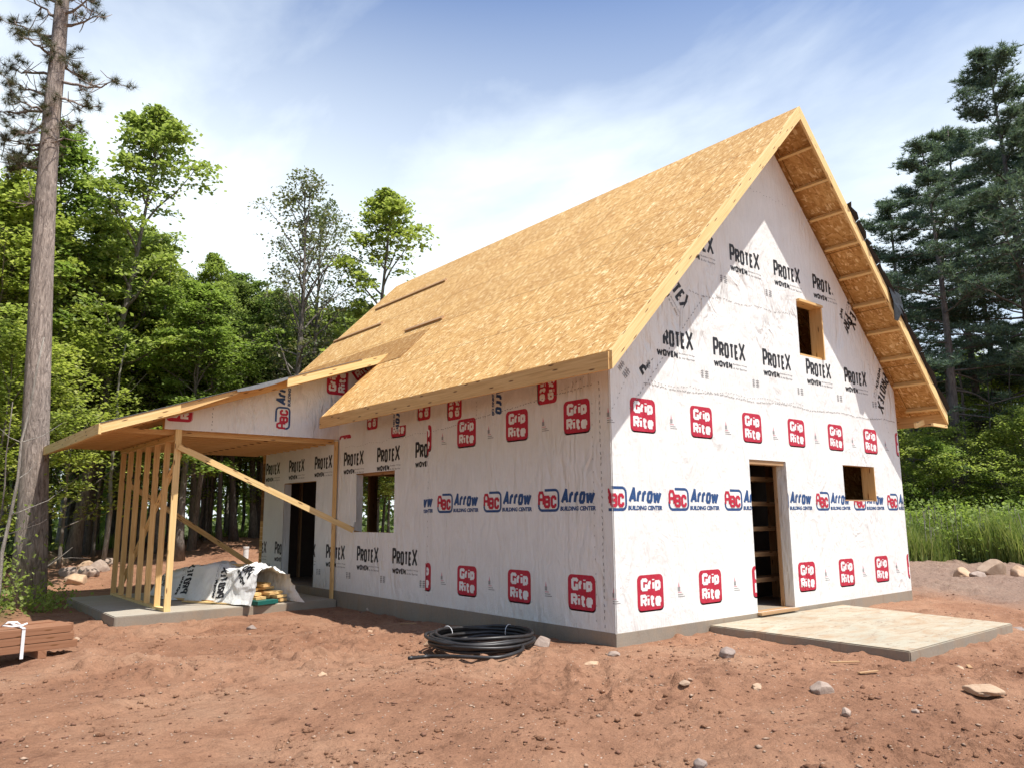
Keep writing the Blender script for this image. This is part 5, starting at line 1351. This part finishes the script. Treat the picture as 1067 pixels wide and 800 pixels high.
for i in range(16):
    thin_trunk(rg.uniform(925, 1085), rg.uniform(34, 46), rg.uniform(6, 11), rg.uniform(.04, .12), rg.uniform(-.04, .08), 'bark_dark', 'slender dark trunk standing among the pines on the right', 'slender trunks among the pines on the right')

# grass and undergrowth nobody could count
def grass(name, n, sampler, hmin, hmax, wd_, label):
    x, y = sampler(n); z = base_h(x, y)-.03; n = len(x); h = rng.uniform(hmin, hmax, n)*(.6+.9*(vnoise(x/1.3, y/1.3, 41)+.5)); a = rng.uniform(0, 6.28, n); ln = h*rng.uniform(.05, .6, n)
    B = np.stack([x, y, z], -1); sd_ = np.stack([np.cos(a), np.sin(a), a*0], -1)*wd_; le = np.stack([-np.sin(a), np.cos(a), a*0], -1)*ln[:, None]; up = np.stack([a*0, a*0, h], -1)
    V = np.stack([B-sd_, B+sd_, B+le*.35+up*.6+sd_*.7, B+le*.35+up*.6-sd_*.7, B+le+up], 1).reshape(-1, 3)
    k = 5*np.arange(n)[:, None]; F = np.concatenate([k+np.array([[0, 1, 2]]), k+np.array([[0, 2, 3]]), k+np.array([[3, 2, 4]])], 0)
    o = np_mesh(name, V, F, ['grass']); tag(o, label, 'grass', None, 'stuff'); return o
def samp_right(n):
    px = rng.uniform(905, 1110, n); d = 26.0+10*rng.random(n)**1.3; th = np.array([math.atan2(bearing(p).x, bearing(p).y) for p in np.linspace(905, 1110, 60)]); an = np.interp(px, np.linspace(905, 1110, 60), th)
    x = CAM.x+d*np.sin(an); y = CAM.y+d*np.cos(an); ok = (x+.35*y+1.5*vnoise(x/3, y/3, 21)+1.6*vnoise(x/.9, y/.9, 23)) > 19.3+.5*rng.random(n)**3; return x[ok], y[ok]
grass('tall_grass', 46000, samp_right, .45, 1.35, .014, 'tall bright grass and weeds along the edge of the drive')
def samp_left(n):
    px = rng.uniform(-40, 340, n); d = 20+14*rng.random(n); th = np.array([math.atan2(bearing(p).x, bearing(p).y) for p in np.linspace(-40, 340, 60)]); an = np.interp(px, np.linspace(-40, 340, 60), th)
    x = CAM.x+d*np.sin(an); y = CAM.y+d*np.cos(an); wob_ = 3*vnoise(x/3, y/3, 21)+1.2*vnoise(x/.8, y/.8, 22)
    ok = ((y-22.3+wob_+.15*x) > 0) | ((x < -4.6+.5*wob_) & (y > 8)); ok &= vnoise(x/1.2, y/1.2, 51) > -.15; return x[ok], y[ok]
grass('forest_grass', 16000, samp_left, .10, .45, .02, 'ferns and ground plants at the foot of the woods')
def weeds():
    n = 1500; cx_, cy_ = spot(30, 16.2); C = []
    cl = [(spot(p, d), r, h) for p, d, r, h in ((52,15.8,.35,.45),(14,15.6,.4,1.0),(-5,15.5,.6,1.5),(62,17.2,.5,.4),(6,17,.8,1.6),(-20,16.5,.9,2.0))]
    for i in range(n):
        (c, r, h) = cl[rng.integers(0, len(cl))]; x, y = c[0]+rng.normal(0, r*.6), c[1]+rng.normal(0, r*.6); C.append((x, y, float(-.28)+abs(rng.normal(0, .45))*h))
    V, F = leaf_quads(np.array(C), .075, .6, rng); o = np_mesh('weeds', V, F, ['leaf']); tag(o, 'scrubby weeds around the foot of the big tree', 'weeds', None, 'stuff')
weeds()
def far_woods():
    Vs = []; Fs = []; n0 = 0
    for (a, b, hmax, n, d0) in ((-80, 520, 10, 42000, 46), (860, 1140, 9, 20000, 52)):
        px = rng.uniform(a, b, n); gx_ = np.linspace(a, b, 80); th = np.array([math.atan2(bearing(p).x, bearing(p).y) for p in gx_]); an = np.interp(px, gx_, th); d = d0+16*rng.random(n)
        x = CAM.x+d*np.sin(an); y = CAM.y+d*np.cos(an); top = hmax*(.85+.5*vnoise(px/22, px*0, 61)); z = top*rng.random(n)**.8
        c = vnoise(x/1.8, y/1.8+z/1.2, 62)+vnoise(x/.9+z, y/.9, 63)*.5; ok = c > -.12; C = np.stack([x, y, z], -1)[ok]
        V, F = leaf_quads(C, .42, .7, rng); Vs.append(V); Fs.append(F+n0); n0 += len(V)
    o = np_mesh('far_woods', np.vstack(Vs), np.vstack(Fs), ['leaf_dark']); tag(o, 'mass of far foliage closing the woods', 'woods', None, 'stuff')
far_woods()

# unseen trees added left of and behind the camera to darken the side wall
GS = 'unseen trees added beside the camera to block sky light'
for i, (x, y, k, sc) in enumerate([(-15,-8,'pineA',1),(-16,-3,'mapleA',1.15),(-15.5,2,'mapleC',1.1),(-14.5,7,'mapleA',1.1),(-14,12,'mapleB',1.2),(-13.5,17,'oak',1.2),(-12.5,22,'mapleA',1.1),(-19,-5,'oak',1.3),(-19,1,'mapleA',1.3),(-18,6,'pineA',1),(-18,11,'mapleA',1.3),(-17,17,'mapleC',1.3),(-16,24,'mapleA',1.2),(-17,-14,'mapleA',1.2),(-13,-19,'oak',1.2)]):
    o = get(k); o.location = (x, y, float(base_h(x, y))-.05); o.scale = (sc, sc, sc); o.rotation_euler = (0, 0, i*1.3)
    for q in ('label', 'category', 'group'):
        if q in o: del o[q]
    tag(o, 'one of the unseen trees added beyond the left edge to block sky light', 'tree', GS)
for (px, d, h) in ((388, 27, 6), (405, 30, 6.5), (425, 31, 6), (372, 28, 5)):
    tree('under', px, d, h=h, label='low spreading understory tree with bright leaves in front of the woods', group=US)

def brush():
    n = 30000; px = rng.uniform(905, 1110, n//60); c = []
    for p in px:
        d = 27.5+6.5*rng.random(); x, y = spot(p, d)
        if x+.35*y+1.5*float(vnoise(np.array([x/3]), np.array([y/3]), 21)[0]) < 19.6: continue
        h = rng.uniform(.4, 2.1); m = 60; r = rng.uniform(.2, .5)
        c.append(np.stack([x+rng.normal(0, r, m), y+rng.normal(0, r, m), float(base_h(x, y))+h*rng.random(m)**.7], -1))
    V, F = leaf_quads(np.vstack(c), .11, .6, rng); o = np_mesh('brush', V, F, ['leaf']); tag(o, 'mixed leafy brush in the tall grass at the edge of the drive', 'brush', None, 'stuff')
    # dry stems and seed heads
    m = 900; x, y = samp_right(m); z = base_h(x, y); mbb = MB()
    for a, b, c_ in zip(x[:420], y[:420], z[:420]):
        h = rng.uniform(.7, 1.7); l = Vector((rng.normal(0, .12), rng.normal(0, .12), h)); mbb.tube([(a, b, c_), Vector((a, b, c_))+l], .009, 3)
    o = mbb.build('dry_stems', 'bark_pale', None, (float(x[0]), float(y[0]), 0)); tag(o, 'dry pale stems standing in the tall grass', 'stems', None, 'stuff')
brush()
